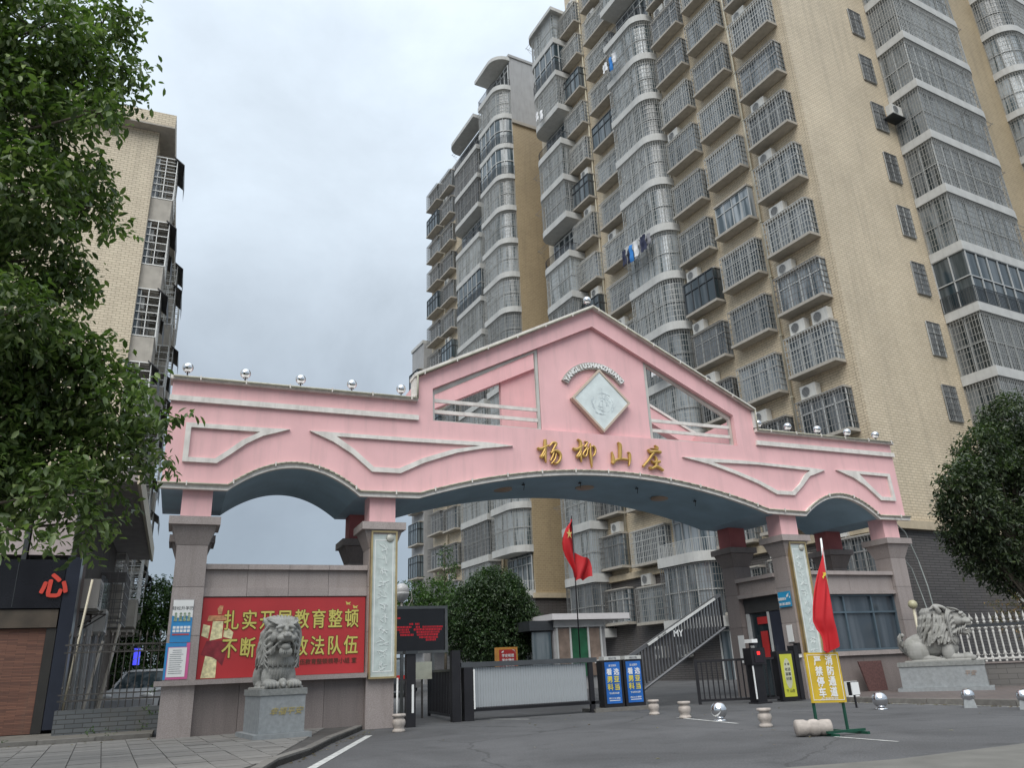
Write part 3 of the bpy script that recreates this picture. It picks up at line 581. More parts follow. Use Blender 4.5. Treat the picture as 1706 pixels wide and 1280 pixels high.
p2 = thing('poster', 'pink and blue bordered text notice below the poster on the leftmost pillar', 'poster', (.1, GY0, .98))
part('sheet', MB().poly([[(-.17, 1.02), (-.13, 1.02), (-.13, 1.63), (-.17, 1.63)]], yp - .012, yp - .004), M_blue, p2); part('sheet', MB().box((-.13, yp - .012, 1.02), (.23, yp - .004, 1.63)), mat('poster_pink', (0.62, 0.12, 0.30), 0.5), p2)
part('top_strip', MB().box((-.13, yp - .0135, 1.56), (.17, yp - .012, 1.63)), M_blue, p2)
part('white_area', MB().box((-.12, yp - .016, 1.06), (.18, yp - .0136, 1.55)), M_wht, p2)
q = MB(); 
for i in range(12):
    z = 1.50 - i * .035; q.box((-.09 + (.04 if i < 2 else 0), yp - .018, z), (.15 - (.05 if i in (0, 1) else R.uniform(0, .06)), yp - .016, z + .010))
part('text_lines', q, mat('print_grey', (0.25, 0.25, 0.27), 0.6, var=0.5, scale=60), p2)
# guard house between the right pillars
gh = thing('guardhouse', 'small grey granite gatehouse between the right-hand gateway pillars', 'gatehouse', (16.0, 17.0, 0))
xa, xb = PX[2] + .27, PX[3] - .27; FY = GY0 + .14
for k in range(2):
    q0 = xa + (xb - xa) * k / 2 + .003; q1 = xa + (xb - xa) * (k + 1) / 2 - .003
    part('base_slab', MB().box((q0, FY, 0), (q1, FY + .25, .92)), M_granite2, gh); part('header_slab', MB().box((q0, FY, 2.52), (q1, FY + .25, 2.90)), M_granite, gh)
part('sill', MB().box((xa, FY - .08, .925), (xb, FY + .25, 1.03)), M_granite, gh); part('lintel', MB().box((xa, FY - .06, 2.42), (xb, FY + .25, 2.515)), M_granite, gh); part('cap_slab', MB().box((xa, FY - .09, 2.905), (xb, GY1, 3.0)), M_granite, gh)
wn = part('window', MB().box((xa, FY + .10, 1.035), (xb, FY + .12, 2.415)), glass_mat('office_glass', (0.045, 0.06, 0.075), 0.1, 0.15), gh)
q = MB()
for z in (1.035, 1.95, 2.37): q.box((xa, FY + .04, z), (xb, FY + .099, z + .045))
for x in (xa, xa + .42 * (xb - xa) - .05, xa + .72 * (xb - xa), xb - .05): q.box((x, FY + .045, 1.08), (x + .05, FY + .095, 2.37))
part('frame', q, mat('blue_frame', (0.10, 0.14, 0.17), 0.4, 0.3), wn)
# side wall with doorway (facing the lane)
SX = PX[2] - .22; ya, yb = GY0 + .58, GY1 - .64
part('side_beam', MB().box((SX - .08, ya, 2.48), (SX + .35, yb, 2.58)), M_granite, gh); part('side_beam', MB().box((SX, ya, 2.585), (SX + .35, yb, 2.90)), M_granite, gh); part('side_cap', MB().box((SX - .10, ya, 2.905), (SX + .4, yb, 3.0)), M_granite, gh)
part('fascia', MB().box((SX + .10, ya, 2.10), (SX + .16, yb, 2.475)), mat('dark_board', (0.06, 0.06, 0.06), 0.3), gh)
dr = part('door', MB().box((SX + .12, ya + .02, .05), (SX + .16, ya + .60, 2.09)), mat('dark_blue_door', (0.035, 0.04, 0.06), 0.3), gh); part('handle', MB().box((SX + .07, ya + .5, 1.0), (SX + .118, ya + .53, 1.25)), M_chrome, dr)
part('door_glass', MB().box((SX + .16, ya + .62, .05), (SX + .18, yb, 2.09)), M_glass2, gh); part('door_frame', MB().box((SX + .10, ya + .61, .05), (SX + .158, ya + .68, 2.09)).box((SX + .10, yb - .12, .05), (SX + .158, yb - .02, 2.09)), M_frame, gh)
part('red_notice', MB().box((SX + .13, ya + .80, .95), (SX + .155, ya + 1.05, 1.62)), mat('notice_red', (0.5, 0.03, 0.03), 0.5), gh); part('red_notice', MB().box((SX + .13, ya + .72, 1.80), (SX + .155, ya + 1.12, 1.98)), mat('notice_red', (0.5, 0.03, 0.03), 0.5), gh)
part('rear_wall', MB().box((xa, GY1 - .3, 0), (xb, GY1 - .1, 2.9)), M_granite2, gh)
part('roof', MB().box((xa - .1, GY0 + .35, 2.80), (xb, GY1 - .2, 2.895)), M_grey, gh)
part('inner_floor', MB().box((xa - .2, GY0 + .4, .02), (xb, GY1 - .3, .06)), M_grey, gh)
# things fixed on the pillar
cs = thing('camera_sign', 'blue surveillance notice sign on the pillar above the gatehouse door', 'sign', (14.0, GY0, 2.2))
xs = PX[2] - .30
part('plate', MB().box((xs - .015, GY0 + .06, 2.13), (xs + .0, GY0 + .50, 2.50)), mat('sign_blue', (0.02, 0.28, 0.52), 0.5), cs)
tm = text_mb('温馨提示', .075, 0, 2.30, 0, .004, .002); tm.v = [(xs - .02 + y, GY0 + .36 - x, z) for x, y, z in tm.v]; part('lettering', tm, M_wht, cs)
tm = text_mb('您已进入监控区', .065, 0, 2.18, 0, .004, .002, sx=.9); tm.v = [(xs - .02 + y, GY0 + .28 - x, z) for x, y, z in tm.v]; part('lettering', tm, M_wht, cs)
q = MB(); q.add([(xs - .02, GY0 + .20, 2.40), (xs - .02, GY0 + .10, 2.46), (xs - .02, GY0 + .12, 2.38), (xs - .02, GY0 + .19, 2.35)], [(0, 1, 2, 3)]); q.box((xs - .02, GY0 + .08, 2.33), (xs - .016, GY0 + .10, 2.38)); part('camera_symbol', q, M_wht, cs)
q = MB(); q.box((xs - .012, GY0 + .18, 1.30), (xs - .002, GY0 + .38, 1.70)); solo('notice_sheet', q, M_wht, 'small white paper notice taped on the pillar under the blue camera sign', 'notice', base=(xs, GY0 + .28, 1.3))
q = MB(); q.box((PX[2] - .32, GY1 - .70, .85), (PX[2] - .31, GY1 - .45, 1.55)); solo('notice_sheet', q, M_wht, 'large white printed sheet on the rear pillar behind the black camera post', 'notice', base=(PX[2] - .3, GY1 - .55, .85))
ad = thing('intercom', 'small black intercom box on the pillar left of the leaning flag', 'intercom', (PX[2] - .3, GY0 + .1, 1.0)); part('box', MB().box((PX[2] - .37, GY0 + .02, 1.02), (PX[2] - .28, GY0 + .16, 1.27)), M_blk, ad); part('bracket', MB().box((PX[2] - .35, GY0 + .04, .93), (PX[2] - .27, GY0 + .14, 1.018)), M_wht, ad)
# ================================================================ APARTMENT BUILDINGS
GG = 0.10264
OB = Vector((24.2105, 21.2492, 0.125)); XA = Vector((math.cos(GG), math.sin(GG), 0)); YA = Vector((-math.sin(GG), math.cos(GG), 0))
def bw_(u, v, z=0.0): return OB + XA * u + YA * v + Vector((0, 0, z - 0.125))
FL = 2.955
def zk(k): return 5.45 + FL * k
ROTA = -PI / 2
MC = {}
def cached(key, fn):
    if key not in MC: MC[key] = fn()
    return MC[key]
def grid_bars(mb, a, b, z0, z1, dv, dh, r, rh=None, skip_end=False):
    a = Vector(a); b = Vector(b); L = (b - a).length; n_ = max(1, round(L / dv)); rh = rh or r
    for i in range(n_ + (0 if skip_end else 1)):
        p = a + (b - a) * (i / n_); mb.bar((p.x, p.y, z0), (p.x, p.y, z1), r, 4, caps=False)
    m_ = max(1, round((z1 - z0) / dh))
    for j in range(m_ + 1):
        z = z0 + (z1 - z0) * j / m_; rr = rh if 0 < j < m_ else rh * 1.3; mb.bar((a.x, a.y, z), (b.x, b.y, z), rr, 4, caps=False)
def cage_mesh(w_, d, h, r=.014, dv=.13, dh=.33):
    mb = MB()
    grid_bars(mb, (0, -d, 0), (w_, -d, 0), 0, h, dv, dh, r); grid_bars(mb, (0, 0, 0), (0, -d, 0), 0, h, dv * 1.3, dh, r, skip_end=True); grid_bars(mb, (w_, 0, 0), (w_, -d, 0), 0, h, dv * 1.3, dh, r, skip_end=True)
    for i in range(round(w_ / dv) + 1): x = w_ * i / round(w_ / dv); mb.bar((x, -d, h), (x, 0, h), r, 4, caps=False)
    return mb
def frame_mesh(x0, x1, z0, z1, y, nv, hs, t=.05, dp=.05):
    mb = MB(); 
    for i in range(nv + 1):
        x = x0 + (x1 - x0) * i / nv; mb.box((x - t / 2, y - dp, z0), (x + t / 2, y, z1))
    for z in [z0, z1] + list(hs): mb.box((x0, y - dp - .003, z - t / 2), (x1, y + .003, z + t / 2))
    return mb
def bay_window(root, base, rot, w_, h, d, style, loc, gs=.32):
    """bay window with slabs; style cage / dark / glazed / bare"""
    sl_ = cached(('slab', w_, h, d), lambda: MB().box((-.04, -d - .04, -.13), (w_ + .04, .0, 0)).mesh('bay_window', M_slab))
    o = link('bay_window', sl_, root, loc, (0, 0, rot)); link('top_slab', cached(('tslab', w_, h, d), lambda: MB().box((-.02, -d * .75, h + .003), (w_ + .02, 0, h + .09)).mesh('top_slab', M_slab)), o)
    if style == 'glazed':
        gl = cached(('gz', w_, h, d), lambda: MB().box((.03, -d + .03, 0), (w_ - .03, -.0, h)).mesh('window_pane', M_glass2)); link('window_pane', gl, o)
        fr = cached(('gzf', w_, h, d), lambda: (lambda m: (m.add(*(lambda f: (f.v, f.f))(frame_mesh(.02, w_ - .02, .03, h - .03, -d + .03, 4, [h * .68], .055, .04))), m.box((0, -d, 0), (.05, 0, .06)), m.box((w_ - .05, -d, 0), (w_, 0, .06)), m.box((0, -d * .5 - .03, 0), (.028, -d * .5 + .03, h)), m.box((w_ - .028, -d * .5 - .03, 0), (w_, -d * .5 + .03, h)), m.box((0, -d, h * .66), (.028, 0, h * .70)), m.box((w_ - .028, -d, h * .66), (w_, 0, h * .70)), m)[-1])(MB()).mesh('window_frame', M_dframe))
        link('window_frame', fr, o)
    else:
        gl = cached(('g', w_, h, gs), lambda: MB().box((.02, -gs, 0.0), (w_ - .02, -.0, h)).mesh('window_pane', M_glass)); link('window_pane', gl, o)
        fr = cached(('f', w_, h, gs), lambda: frame_mesh(.03, w_ - .03, .03, h - .03, -gs, 4, [h * .7], .05, .03).mesh('window_frame', M_frame)); link('window_frame', fr, o)
        if style != 'bare':
            cg = cached(('c', w_, h, d, style), lambda: cage_mesh(w_, d, h, .0165 if style == 'cage' else .015, .15, .29).mesh('security_cage', M_bar if style == 'cage' else M_darkbar)); link('security_cage', cg, o)
    return o
def ac_unit(root, loc, rot, s=1.0):
    c = cached('ac', lambda: MB().box((0, -.32, 0), (.82, 0, .56)).box((.08, -.30, -.05), (.14, -.02, 0)).box((.68, -.30, -.05), (.74, -.02, 0)).mesh('air_conditioner', M_ac))
    gr = cached('acg', lambda: (lambda m: (m.lathe([(.215, 0), (.23, -.012), (.21, -.016), (.20, 0)], 18, (.30, -.322, .28), 'y'), [m.box((.30 - .2, -.332, .28 + (k - 3) * .055 - .005), (.30 + .2, -.326, .28 + (k - 3) * .055 + .005)) for k in range(7)], m)[-1])(MB()).mesh('fan_guard', M_frame))
    fn = cached('acf', lambda: MB().lathe([(.001, -.003), (.2, -.003), (.2, .0), (.001, 0)], 18, (.30, -.322, .28), 'y').mesh('fan', M_acd))
    o = link('air_conditioner', c, root, loc, (0, 0, rot)); link('fan_guard', gr, o); link('fan', fn, o); o.scale = (s, s, s); return o
def path_pts(w_, d, rl, rr, n_=7, din=0.0):
    """plan outline from wall at x=0 out and back at x=w_"""
    p = [(din, 0.0)]
    def corner(cx, cy, r, a0, a1): return [(cx + r * math.cos(a0 + (a1 - a0) * i / n_), cy + r * math.sin(a0 + (a1 - a0) * i / n_)) for i in range(n_ + 1)]
    if rl > 0: p += corner(rl + din, -d + rl + din, rl, PI, 1.5 * PI)
    else: p += [(din, -d + din)]
    if rr > 0: p += corner(w_ - rr - din, -d + rr + din, rr, 1.5 * PI, 2 * PI)
    else: p += [(w_ - din, -d + din)]
    p += [(w_ - din, 0.0)]
    q = [p[0]]
    for a in p[1:]:
        if (Vector(a) - Vector(q[-1])).length > 1e-4: q.append(a)
    return q
def path_bars(mb, pts, z0, z1, dv, dh, r):
    Ls = [0]
    for a, b_ in zip(pts[:-1], pts[1:]): Ls.append(Ls[-1] + (Vector(b_) - Vector(a)).length)
    n_ = round(Ls[-1] / dv)
    for i in range(n_ + 1):
        s = Ls[-1] * i / n_; j = max(0, min(len(pts) - 2, next((k for k in range(len(pts) - 1) if Ls[k + 1] >= s - 1e-6), 0))); tt = (s - Ls[j]) / max(1e-6, Ls[j + 1] - Ls[j])
        x = pts[j][0] + (pts[j + 1][0] - pts[j][0]) * tt; y = pts[j][1] + (pts[j + 1][1] - pts[j][1]) * tt; mb.bar((x, y, z0), (x, y, z1), r, 4, caps=False)
    m_ = max(1, round((z1 - z0) / dh))
    for j in range(m_ + 1):
        z = z0 + (z1 - z0) * j / m_; mb.tube([(x, y, z) for x, y in pts], r * (1.3 if j in (0, m_) else 1), 4)
    return mb
BH = 0.46    # parapet band height
def balcony(root, rot, w_, d, rl, rr, style, loc, fl=FL):
    key = (w_, d, rl, rr)
    def band_mesh():
        o_ = path_pts(w_, d, rl, rr); i_ = path_pts(w_, d, max(0, rl - .12), max(0, rr - .12), din=.12); mb = MB()
        if rl > 0 or rr > 0:
            i_ = [(max(.12, min(w_ - .12, x)), max(-d + .12, y)) for x, y in i_]
        mb.poly([o_ + i_[::-1]], -.10, BH - .10, 'z'); mb.poly([i_], -.095, .02, 'z'); return mb.mesh('balcony', M_white)
    o = link('balcony', cached(('bb',) + key, band_mesh), root, loc, (0, 0, rot))
    h = fl - BH
    zb = BH - .10
    if style in ('cage', 'dark'):
        cg = cached(('bc', style, fl) + key, lambda: path_bars(MB(), path_pts(w_, d, rl, rr, din=.04), zb, zb + h, .14, .31, .0145).mesh('security_cage', M_bar if style == 'cage' else M_darkbar)); link('security_cage', cg, o)
    if style in ('cage', 'dark'):
        def gm2():
            mb = MB(); mb.poly([path_pts(w_, d, rl, rr, din=.20)], .02, fl - .11, 'z'); return mb.mesh('balcony_glazing', M_glassb if style == 'cage' else M_glass)
        link('balcony_glazing', cached(('bgc', fl, style) + key, gm2), o)
        link('glazing_frame', cached(('bgd', fl) + key, lambda: path_bars(MB(), path_pts(w_, d, rl, rr, din=.17), zb, fl - .15, .72, 1.25, .028).mesh('glazing_frame', M_frame)), o)
    if style in ('open', 'rail'):
        gl = cached(('bg', fl) + key, lambda: MB().box((.15, -.06, .02), (w_ - .15, -.02, fl - .12)).mesh('balcony_glazing', M_glass)); link('balcony_glazing', gl, o)
        fr = cached(('bf', fl) + key, lambda: frame_mesh(.2, w_ - .2, .1, fl - .3, -.06, 5, [fl * .72], .07, .05).mesh('glazing_frame', M_frame)); link('glazing_frame', fr, o)
    if style in ('open', 'rail'):
        rg = cached(('br', style) + key, lambda: path_bars(MB(), path_pts(w_, d, rl, rr, din=.05), zb, zb + .62, .11, .60, .014).mesh('railing', M_blk if style == 'open' else M_frame)); link('railing', rg, o)
    if style == 'glazed':
        def gm():
            mb = MB(); pp = path_pts(w_, d, rl, rr, din=.08); mb.poly([pp], zb, zb + h, 'z'); return mb.mesh('window_pane', M_glass2)
        link('window_pane', cached(('bgz', fl) + key, gm), o)
        fr = cached(('bgf', fl) + key, lambda: path_bars(MB(), path_pts(w_, d, rl, rr, din=.05), zb, zb + h, .85, h * .5, .035).mesh('window_frame', M_frame)); link('window_frame', fr, o)
        rg = cached(('brz',) + key, lambda: path_bars(MB(), path_pts(w_, d, rl, rr, din=.0), zb, zb + .75, .11, .7, .013).mesh('railing', M_dframe)); link('railing', rg, o)
    if style == 'mullion':   # glazed behind a light cage
        pass
    return o
def rack(root, loc, rot, w_=1.8):
    m = cached(('rack', w_), lambda: (lambda q: (q.tube([(0, 0, 0), (0, -.55, .12)], .012, 4), q.tube([(w_, 0, 0), (w_, -.55, .12)], .012, 4), q.tube([(-.1, -.5, .11), (w_ + .1, -.5, .11)], .012, 4), q.tube([(-.1, -.3, .07), (w_ + .1, -.3, .07)], .01, 4), q.tube([(0, 0, -.35), (0, -.45, .08)], .008, 4), q.tube([(w_, 0, -.35), (w_, -.45, .08)], .008, 4), q)[-1])(MB()).mesh('drying_rack', M_darkbar))
    return link('drying_rack', m, root, loc, (0, 0, rot))

# ---- building one (near)
b1 = thing('apartment_building', 'tall beige tiled apartment block with caged windows filling the right of the picture', 'building', tuple(OB), GG, off=(0, 0, 0.125))
TOP = 50.0
part('lower_wall', MB().box((0.0, 0, -.2), (26, 22.3, 5.30)), M_tileg, b1)
part('wall', MB().box((0.02, 0.02, 5.30), (14.2, 17.9, TOP)), M_tile, b1)
part('wall', MB().box((0.02, 17.903, 5.30), (14.2, 22.3, 46.6)), M_tile, b1)
part('brown_wall', MB().box((14.203, 0.35, 5.30), (26, 22.3, TOP)), M_tileb, b1)
part('cornice', MB().box((-.22, -.22, 5.30), (14.4, .02, 5.62)).box((-.22, .02, 5.30), (.02, 22.5, 5.62)), mat('beige_cornice', (0.50, 0.42, 0.30), 0.7, streak=0.3), b1)
part('corner_trim', MB().box((-.03, -.03, 5.63), (.09, .09, TOP)), M_tile, b1)
def L3(u, v, z): return (u, v, z - .125)
# face A columns (cages look toward -u)
for k in range(-1, 14):
    z = zk(k)
    for (v0, v1, dz, d, hh) in ((.47, 2.87, .92, .62, 1.72), (3.6, 5.9, .62, .56, 1.72), (6.43, 8.66, .47, .56, 1.74)):
        st = 'glazed' if R.random() < .05 else ('bare' if R.random() < .03 else ('dark' if (k < 2 or R.random() < .25) else 'cage'))
        bay_window(b1, None, ROTA, round(v1 - v0, 2), hh, d, st, L3(0, v1, z + dz))
        rr_ = R.random()
        if rr_ < .42 or k < 2: ac_unit(b1, L3(-.03, v1 - R.uniform(.05, .4), z + dz + hh + .15), ROTA)
        if rr_ < .14: ac_unit(b1, L3(-.03, v0 + .95, z + dz + hh + .15), ROTA)
        if k >= 0 and R.random() < .12: 
            x = v0 - .08; part('loose_cable', MB().tube([(-.03, x, z + dz + hh + .2), (-.05, x - .08, z + dz + 1.0), (-.03, x - .02, z + dz - .3)], .012, 4), M_pipe, b1)
    st = {0: 'rail', 11: 'open', -1: 'dark'}.get(k, 'cage')
    balcony(b1, ROTA, 3.45, 1.2, 0, 1.0, st, L3(0, 12.35, z))
    if R.random() < .6 and k > 0: rack(b1, L3(-1.2, 11.9 - R.uniform(0, .5), z + 1.6), ROTA)
    bay_window(b1, None, ROTA, 2.7, 1.72, .6, 'cage' if k != 9 else 'glazed', L3(0, 15.2, z + .45))
    if R.random() < .5: ac_unit(b1, L3(-.03, 14.9, z + 2.32), ROTA)
    bay_window(b1, None, ROTA, 2.2, 1.72, .58, 'glazed' if k in (11, 8, 5) else ('dark' if k < 2 else 'cage'), L3(0, 18.3 - .0, z + .60))
    if R.random() < .45: ac_unit(b1, L3(-.03, 17.2, z + 2.47), ROTA)
    st = {10: 'open', 7: 'open', 12: 'glazed', -1: 'dark'}.get(k, 'cage')
    if k < 14: balcony(b1, ROTA, 3.7, 1.25, 0.9, 0, st, L3(0, 21.65, z))
    if R.random() < .6 and k > 0: rack(b1, L3(-1.25, 20.9, z + 1.5), ROTA, 1.6)
rs_ = MB(); rs_.poly([path_pts(4.0, 1.4, 1.0, 0)], 0, .3, 'z'); link('roof_slab', rs_.mesh('roof_slab', M_white), b1, L3(0, 21.75, 46.61), (0, 0, ROTA)); part('roof_slab', MB().box((.03, 17.91, 46.61), (14, 22.3, 46.9)), M_white, b1)
for v in (3.38, 16.15, 9.0): part('drain_pipe', MB().bar((-.08, v, 5.7 - .0), (-.08, v, TOP), .055, 8), M_pipe, b1, True)
q = MB()
for k in range(0, 14): q.box((-.15, 3.30, zk(k) + .2), (0, 3.46, zk(k) + .26))
parts('pipe_bracket', q, M_pipe, b1)
# face B
for n_ in range(-2, 9):
    zt = 17.81 + 3.03 * n_
    gl = cached('bw', lambda: MB().box((0, -.02, 0), (.92, .04, 1.62)).mesh('window', M_glass)); o = link('window', gl, b1, L3(5.32, 0, zt - 1.62))
    fr = cached('bwf', lambda: (lambda q: (grid_bars(q, (0, -.06, 0), (.92, -.06, 0), 0, 1.62, .115, .27, .013), q)[-1])(MB()).mesh('window_bars', M_darkbar)); link('window_bars', fr, o)
    sil = cached('bws', lambda: frame_mesh(.0, .92, 0, 1.62, -.02, 2, [1.1], .045, .02).mesh('window_frame', M_frame)); link('window_frame', sil, o)
for n_ in range(-4, 9):
    zt = 15.42 + 3.08 * n_; st = 'cage' if n_ != 0 else 'glazed'
    if n_ < 8: balcony(b1, 0, 6.55, 1.6, 0, 1.2, st, L3(6.92, 0, zt - BH + .1), fl=3.08)
    if n_ != 0: rack(b1, L3(8.4 + R.uniform(0, 1.5), -1.6, zt + 1.1 + .4), 0, 2.2)
for n_ in range(-3, 9): balcony(b1, 0, 8.0, 1.6, 1.3, 0, 'cage', L3(19.4, .35, 15.9 + 3.08 * n_ - BH + .1), fl=3.08)
ac_unit(b1, L3(6.05, -.25, 26.1), 0); part('ac_bracket', MB().box((6.0, -.62, 26.0), (6.95, -.02, 26.05)), M_dframe, b1)
# ground floor fronts seen under the arch
part('shop_door', MB().box((-.04, 7.6, .1), (-.0, 9.8, 2.5)), M_glass2, b1)
q = MB()
for v in (7.6, 8.35, 9.1, 9.8): q.box((-.09, v - .03, .1), (-.045, v + .03, 2.5))
q.box((-.09, 7.6, 2.2), (-.045, 9.8, 2.26)); part('shop_frame', q, M_frame, b1)
ad = thing('shop_poster', 'pale printed shop poster with large numerals on the wall behind the black picket gate', 'poster', tuple(bw_(-.1, 5.4, .6)), GG, off=(-.1, 5.4, .6))
part('sheet', MB().box((-.10, 4.3, .55), (-.05, 6.4, 2.5)), mat('poster_pale', (0.42, 0.45, 0.50), 0.4, var=0.2, scale=2), ad)
tm = text_mb('8600', .42, 0, 1.95, 0, .004, .006); tm.v = [(-.106 + y, 5.4 - x, z) for x, y, z in tm.v]; part('numerals', tm, M_wht, ad)
part('lower_sheet', MB().box((-.106, 4.32, .56), (-.101, 6.38, 1.65)), mat('poster_blue_grey', (0.30, 0.36, 0.42), 0.4, var=0.45, scale=4), ad)
for v in (12.6, 14.4, 6.9): ac_unit(b1, L3(-.05, v, 1.2), ROTA)

# ---- building two (further away)
b2 = thing('apartment_building', 'distant tall apartment block with curved white balconies and a brown tiled end wall', 'building', tuple(bw_(0, 26.6, .125)), GG, off=(0, 26.6, .125))
part('lower_wall', MB().box((0.0, 26.6, -.2), (14, 44, 5.30)), M_tileg, b2)
part('brown_wall', MB().box((0.0, 26.6, 5.30), (9, 31.0, 43.4)), M_tileb, b2)
part('upper_grey_wall', MB().box((0.0, 26.6, 43.403), (9, 31.0, 50.2)), M_grey, b2)
part('wall', MB().box((0.02, 31.003, 5.30), (9, 43.9, 40.8)), M_tile, b2)
part('upper_grey_wall', MB().box((0.02, 31.003, 40.803), (9, 43.9, 46.9)), M_grey, b2)
part('parapet', MB().box((-.12, 26.5, 50.2), (9.1, 30.9, 50.45)), M_grey, b2)
part('cornice', MB().box((-.2, 26.4, 5.30), (9, 26.6, 5.62)).box((-.2, 26.6, 5.30), (.0, 44, 5.62)), MATS['beige_cornice'], b2)
part('ledge', MB().box((-.05, 26.45, 43.30), (9.05, 26.6, 43.6)), M_slab, b2)
def L2(u, v, z): return (u, v - 26.6, z - .125)
for k in range(-1, 15):
    z = zk(k)
    st = {14: 'open', 12: 'glazed', 11: 'glazed', -1: 'dark', 0: 'rail'}.get(k, 'cage')
    balcony(b2, ROTA, 3.75, 1.25, 0, 1.2, st, L2(0, 30.35, z))
    if R.random() < .8 and 0 < k < 14: rack(b2, L2(-1.25, 29.6, z + 1.5), ROTA, 1.4)
    if k < 14:
        st = {13: 'open', 10: 'open', 8: 'glazed'}.get(k, 'dark' if R.random() < .5 else 'cage')
        balcony(b2, ROTA, 5.4, 1.05, 1.0, 0, st, L2(0, 36.7, z))
        if R.random() < .7 and k > 0: rack(b2, L2(-1.05, 35.2, z + 1.5), ROTA, 1.6)
    if k < 14:
        bay_window(b2, None, ROTA, 2.3, 1.75, .62, 'glazed' if k in (3, 7) else 'dark', L2(0, 40.3, z + .5))
        if R.random() < .5: ac_unit(b2, L2(-.03, 40.0, z + 2.4), ROTA)
    if k < 14:
        bay_window(b2, None, ROTA, 2.6, 1.75, .68, 'glazed' if k in (12, 9, 5) else 'dark', L2(0, 43.5, z + .7))
rs_ = MB(); rs_.poly([path_pts(3.9, 1.45, 0, 1.3)], 0, .35, 'z'); link('roof_slab', rs_.mesh('roof_slab', M_white), b2, L2(0, 30.45, 49.78), (0, 0, ROTA))
rs_ = MB(); rs_.poly([path_pts(5.6, 1.3, 1.1, 0)], 0, .35, 'z'); link('roof_slab', rs_.mesh('roof_slab', M_white), b2, L2(0, 36.8, 46.95), (0, 0, ROTA))
part('drain_pipe', MB().bar((-.08, 40.55, 5.7), (-.08, 40.55, 45), .055, 8), M_pipe, b2, True)
part('drain_pipe', MB().bar((-.08, 30.8, 5.7), (-.08, 30.8, 45), .055, 8), M_pipe, b2, True)
for k in range(0, 13): ac_unit(b2, L2(-.05, 31.1, zk(k) + 1.2), ROTA, .7)
# ---- building three, only an edge
b3 = thing('apartment_building', 'furthest pale apartment block whose glazed balconies just show at the left of the distant block', 'building', tuple(bw_(0, 46, .125)), GG, off=(0, 46, .125))
part('wall', MB().box((0.0, 46, 0), (9, 49, 31.3)), M_grey, b3)
for k in range(-1, 8):
    z = zk(k)
    bay_window(b3, None, ROTA, 2.2, 1.9, .6, 'glazed', (0, 48.3 - 46, z + .5 - .125)); 
part('roof_slab', MB().box((-.1, 46, 31.3), (9, 49.1, 31.6)), M_white, b3)

# ---- laundry
def laundry(name, u, v, z, label, cols, w_=1.8, rot=ROTA):
    lt = thing(name, label, 'laundry', tuple(bw_(u, v, z)), GG + rot, off=(0, 0, 0))
    x = 0
    for i, c in enumerate(cols):
        ww = R.uniform(.24, .44); hh = R.uniform(.6, 1.1); mb = MB(); n_ = 6; vs = []
        y = -.45 + .15 * (i % 2)
        for a in range(n_ + 1):
            for b_ in range(5):
                fx = b_ / 4; vs.append((x + ww * fx * (1 - .1 * math.sin(a)), y + .05 * math.sin(fx * 7 + i) + .03 * math.sin(a * 2 + i), .1 - hh * a / n_))
        fs = [(a * 5 + b_, a * 5 + b_ + 1, (a + 1) * 5 + b_ + 1, (a + 1) * 5 + b_) for a in range(n_) for b_ in range(4)]
        mb.add(vs, fs); mb.add([(p[0], p[1] + .012, p[2]) for p in vs], [f[::-1] for f in fs]); part('garment', mb, mat('garment_' + c[0], c[1], 0.8), lt, True); x += ww * R.uniform(.6, .95)
wht = ('white', (0.75, 0.75, 0.76)); nav = ('navy', (0.02, 0.025, 0.06)); blu = ('blue', (0.03, 0.2, 0.55)); gry = ('grey', (0.2, 0.2, 0.22)); grn = ('olive', (0.12, 0.14, 0.08)); pnk = ('pink', (0.7, 0.2, 0.3))
laundry('laundry', -1.25, 12.0, zk(6) - .45 + .2, 'dark and blue clothes drying outside a mid-height curved balcony above the gateway gable', [nav, nav, blu, wht, wht, gry, nav, gry])
laundry('laundry', -1.25, 12.0, zk(10) + 1.3, 'white and blue clothes drying outside a high curved balcony near the top of the picture', [wht, nav, blu, wht, wht])
laundry('laundry', -1.25, 10.6, zk(3) + 1.4, 'white shirts and olive garment drying on the balcony just above the gable slope', [wht, wht, wht, grn, grn])
laundry('laundry', -1.25, 20.2, zk(11) + .8, 'white sheet hanging from a high rounded balcony left of the main block', [wht, wht])

laundry('laundry', -1.1, 35.6, 18.6, 'pink garment hanging on a far balcony seen through the left gable opening', [pnk, pnk])

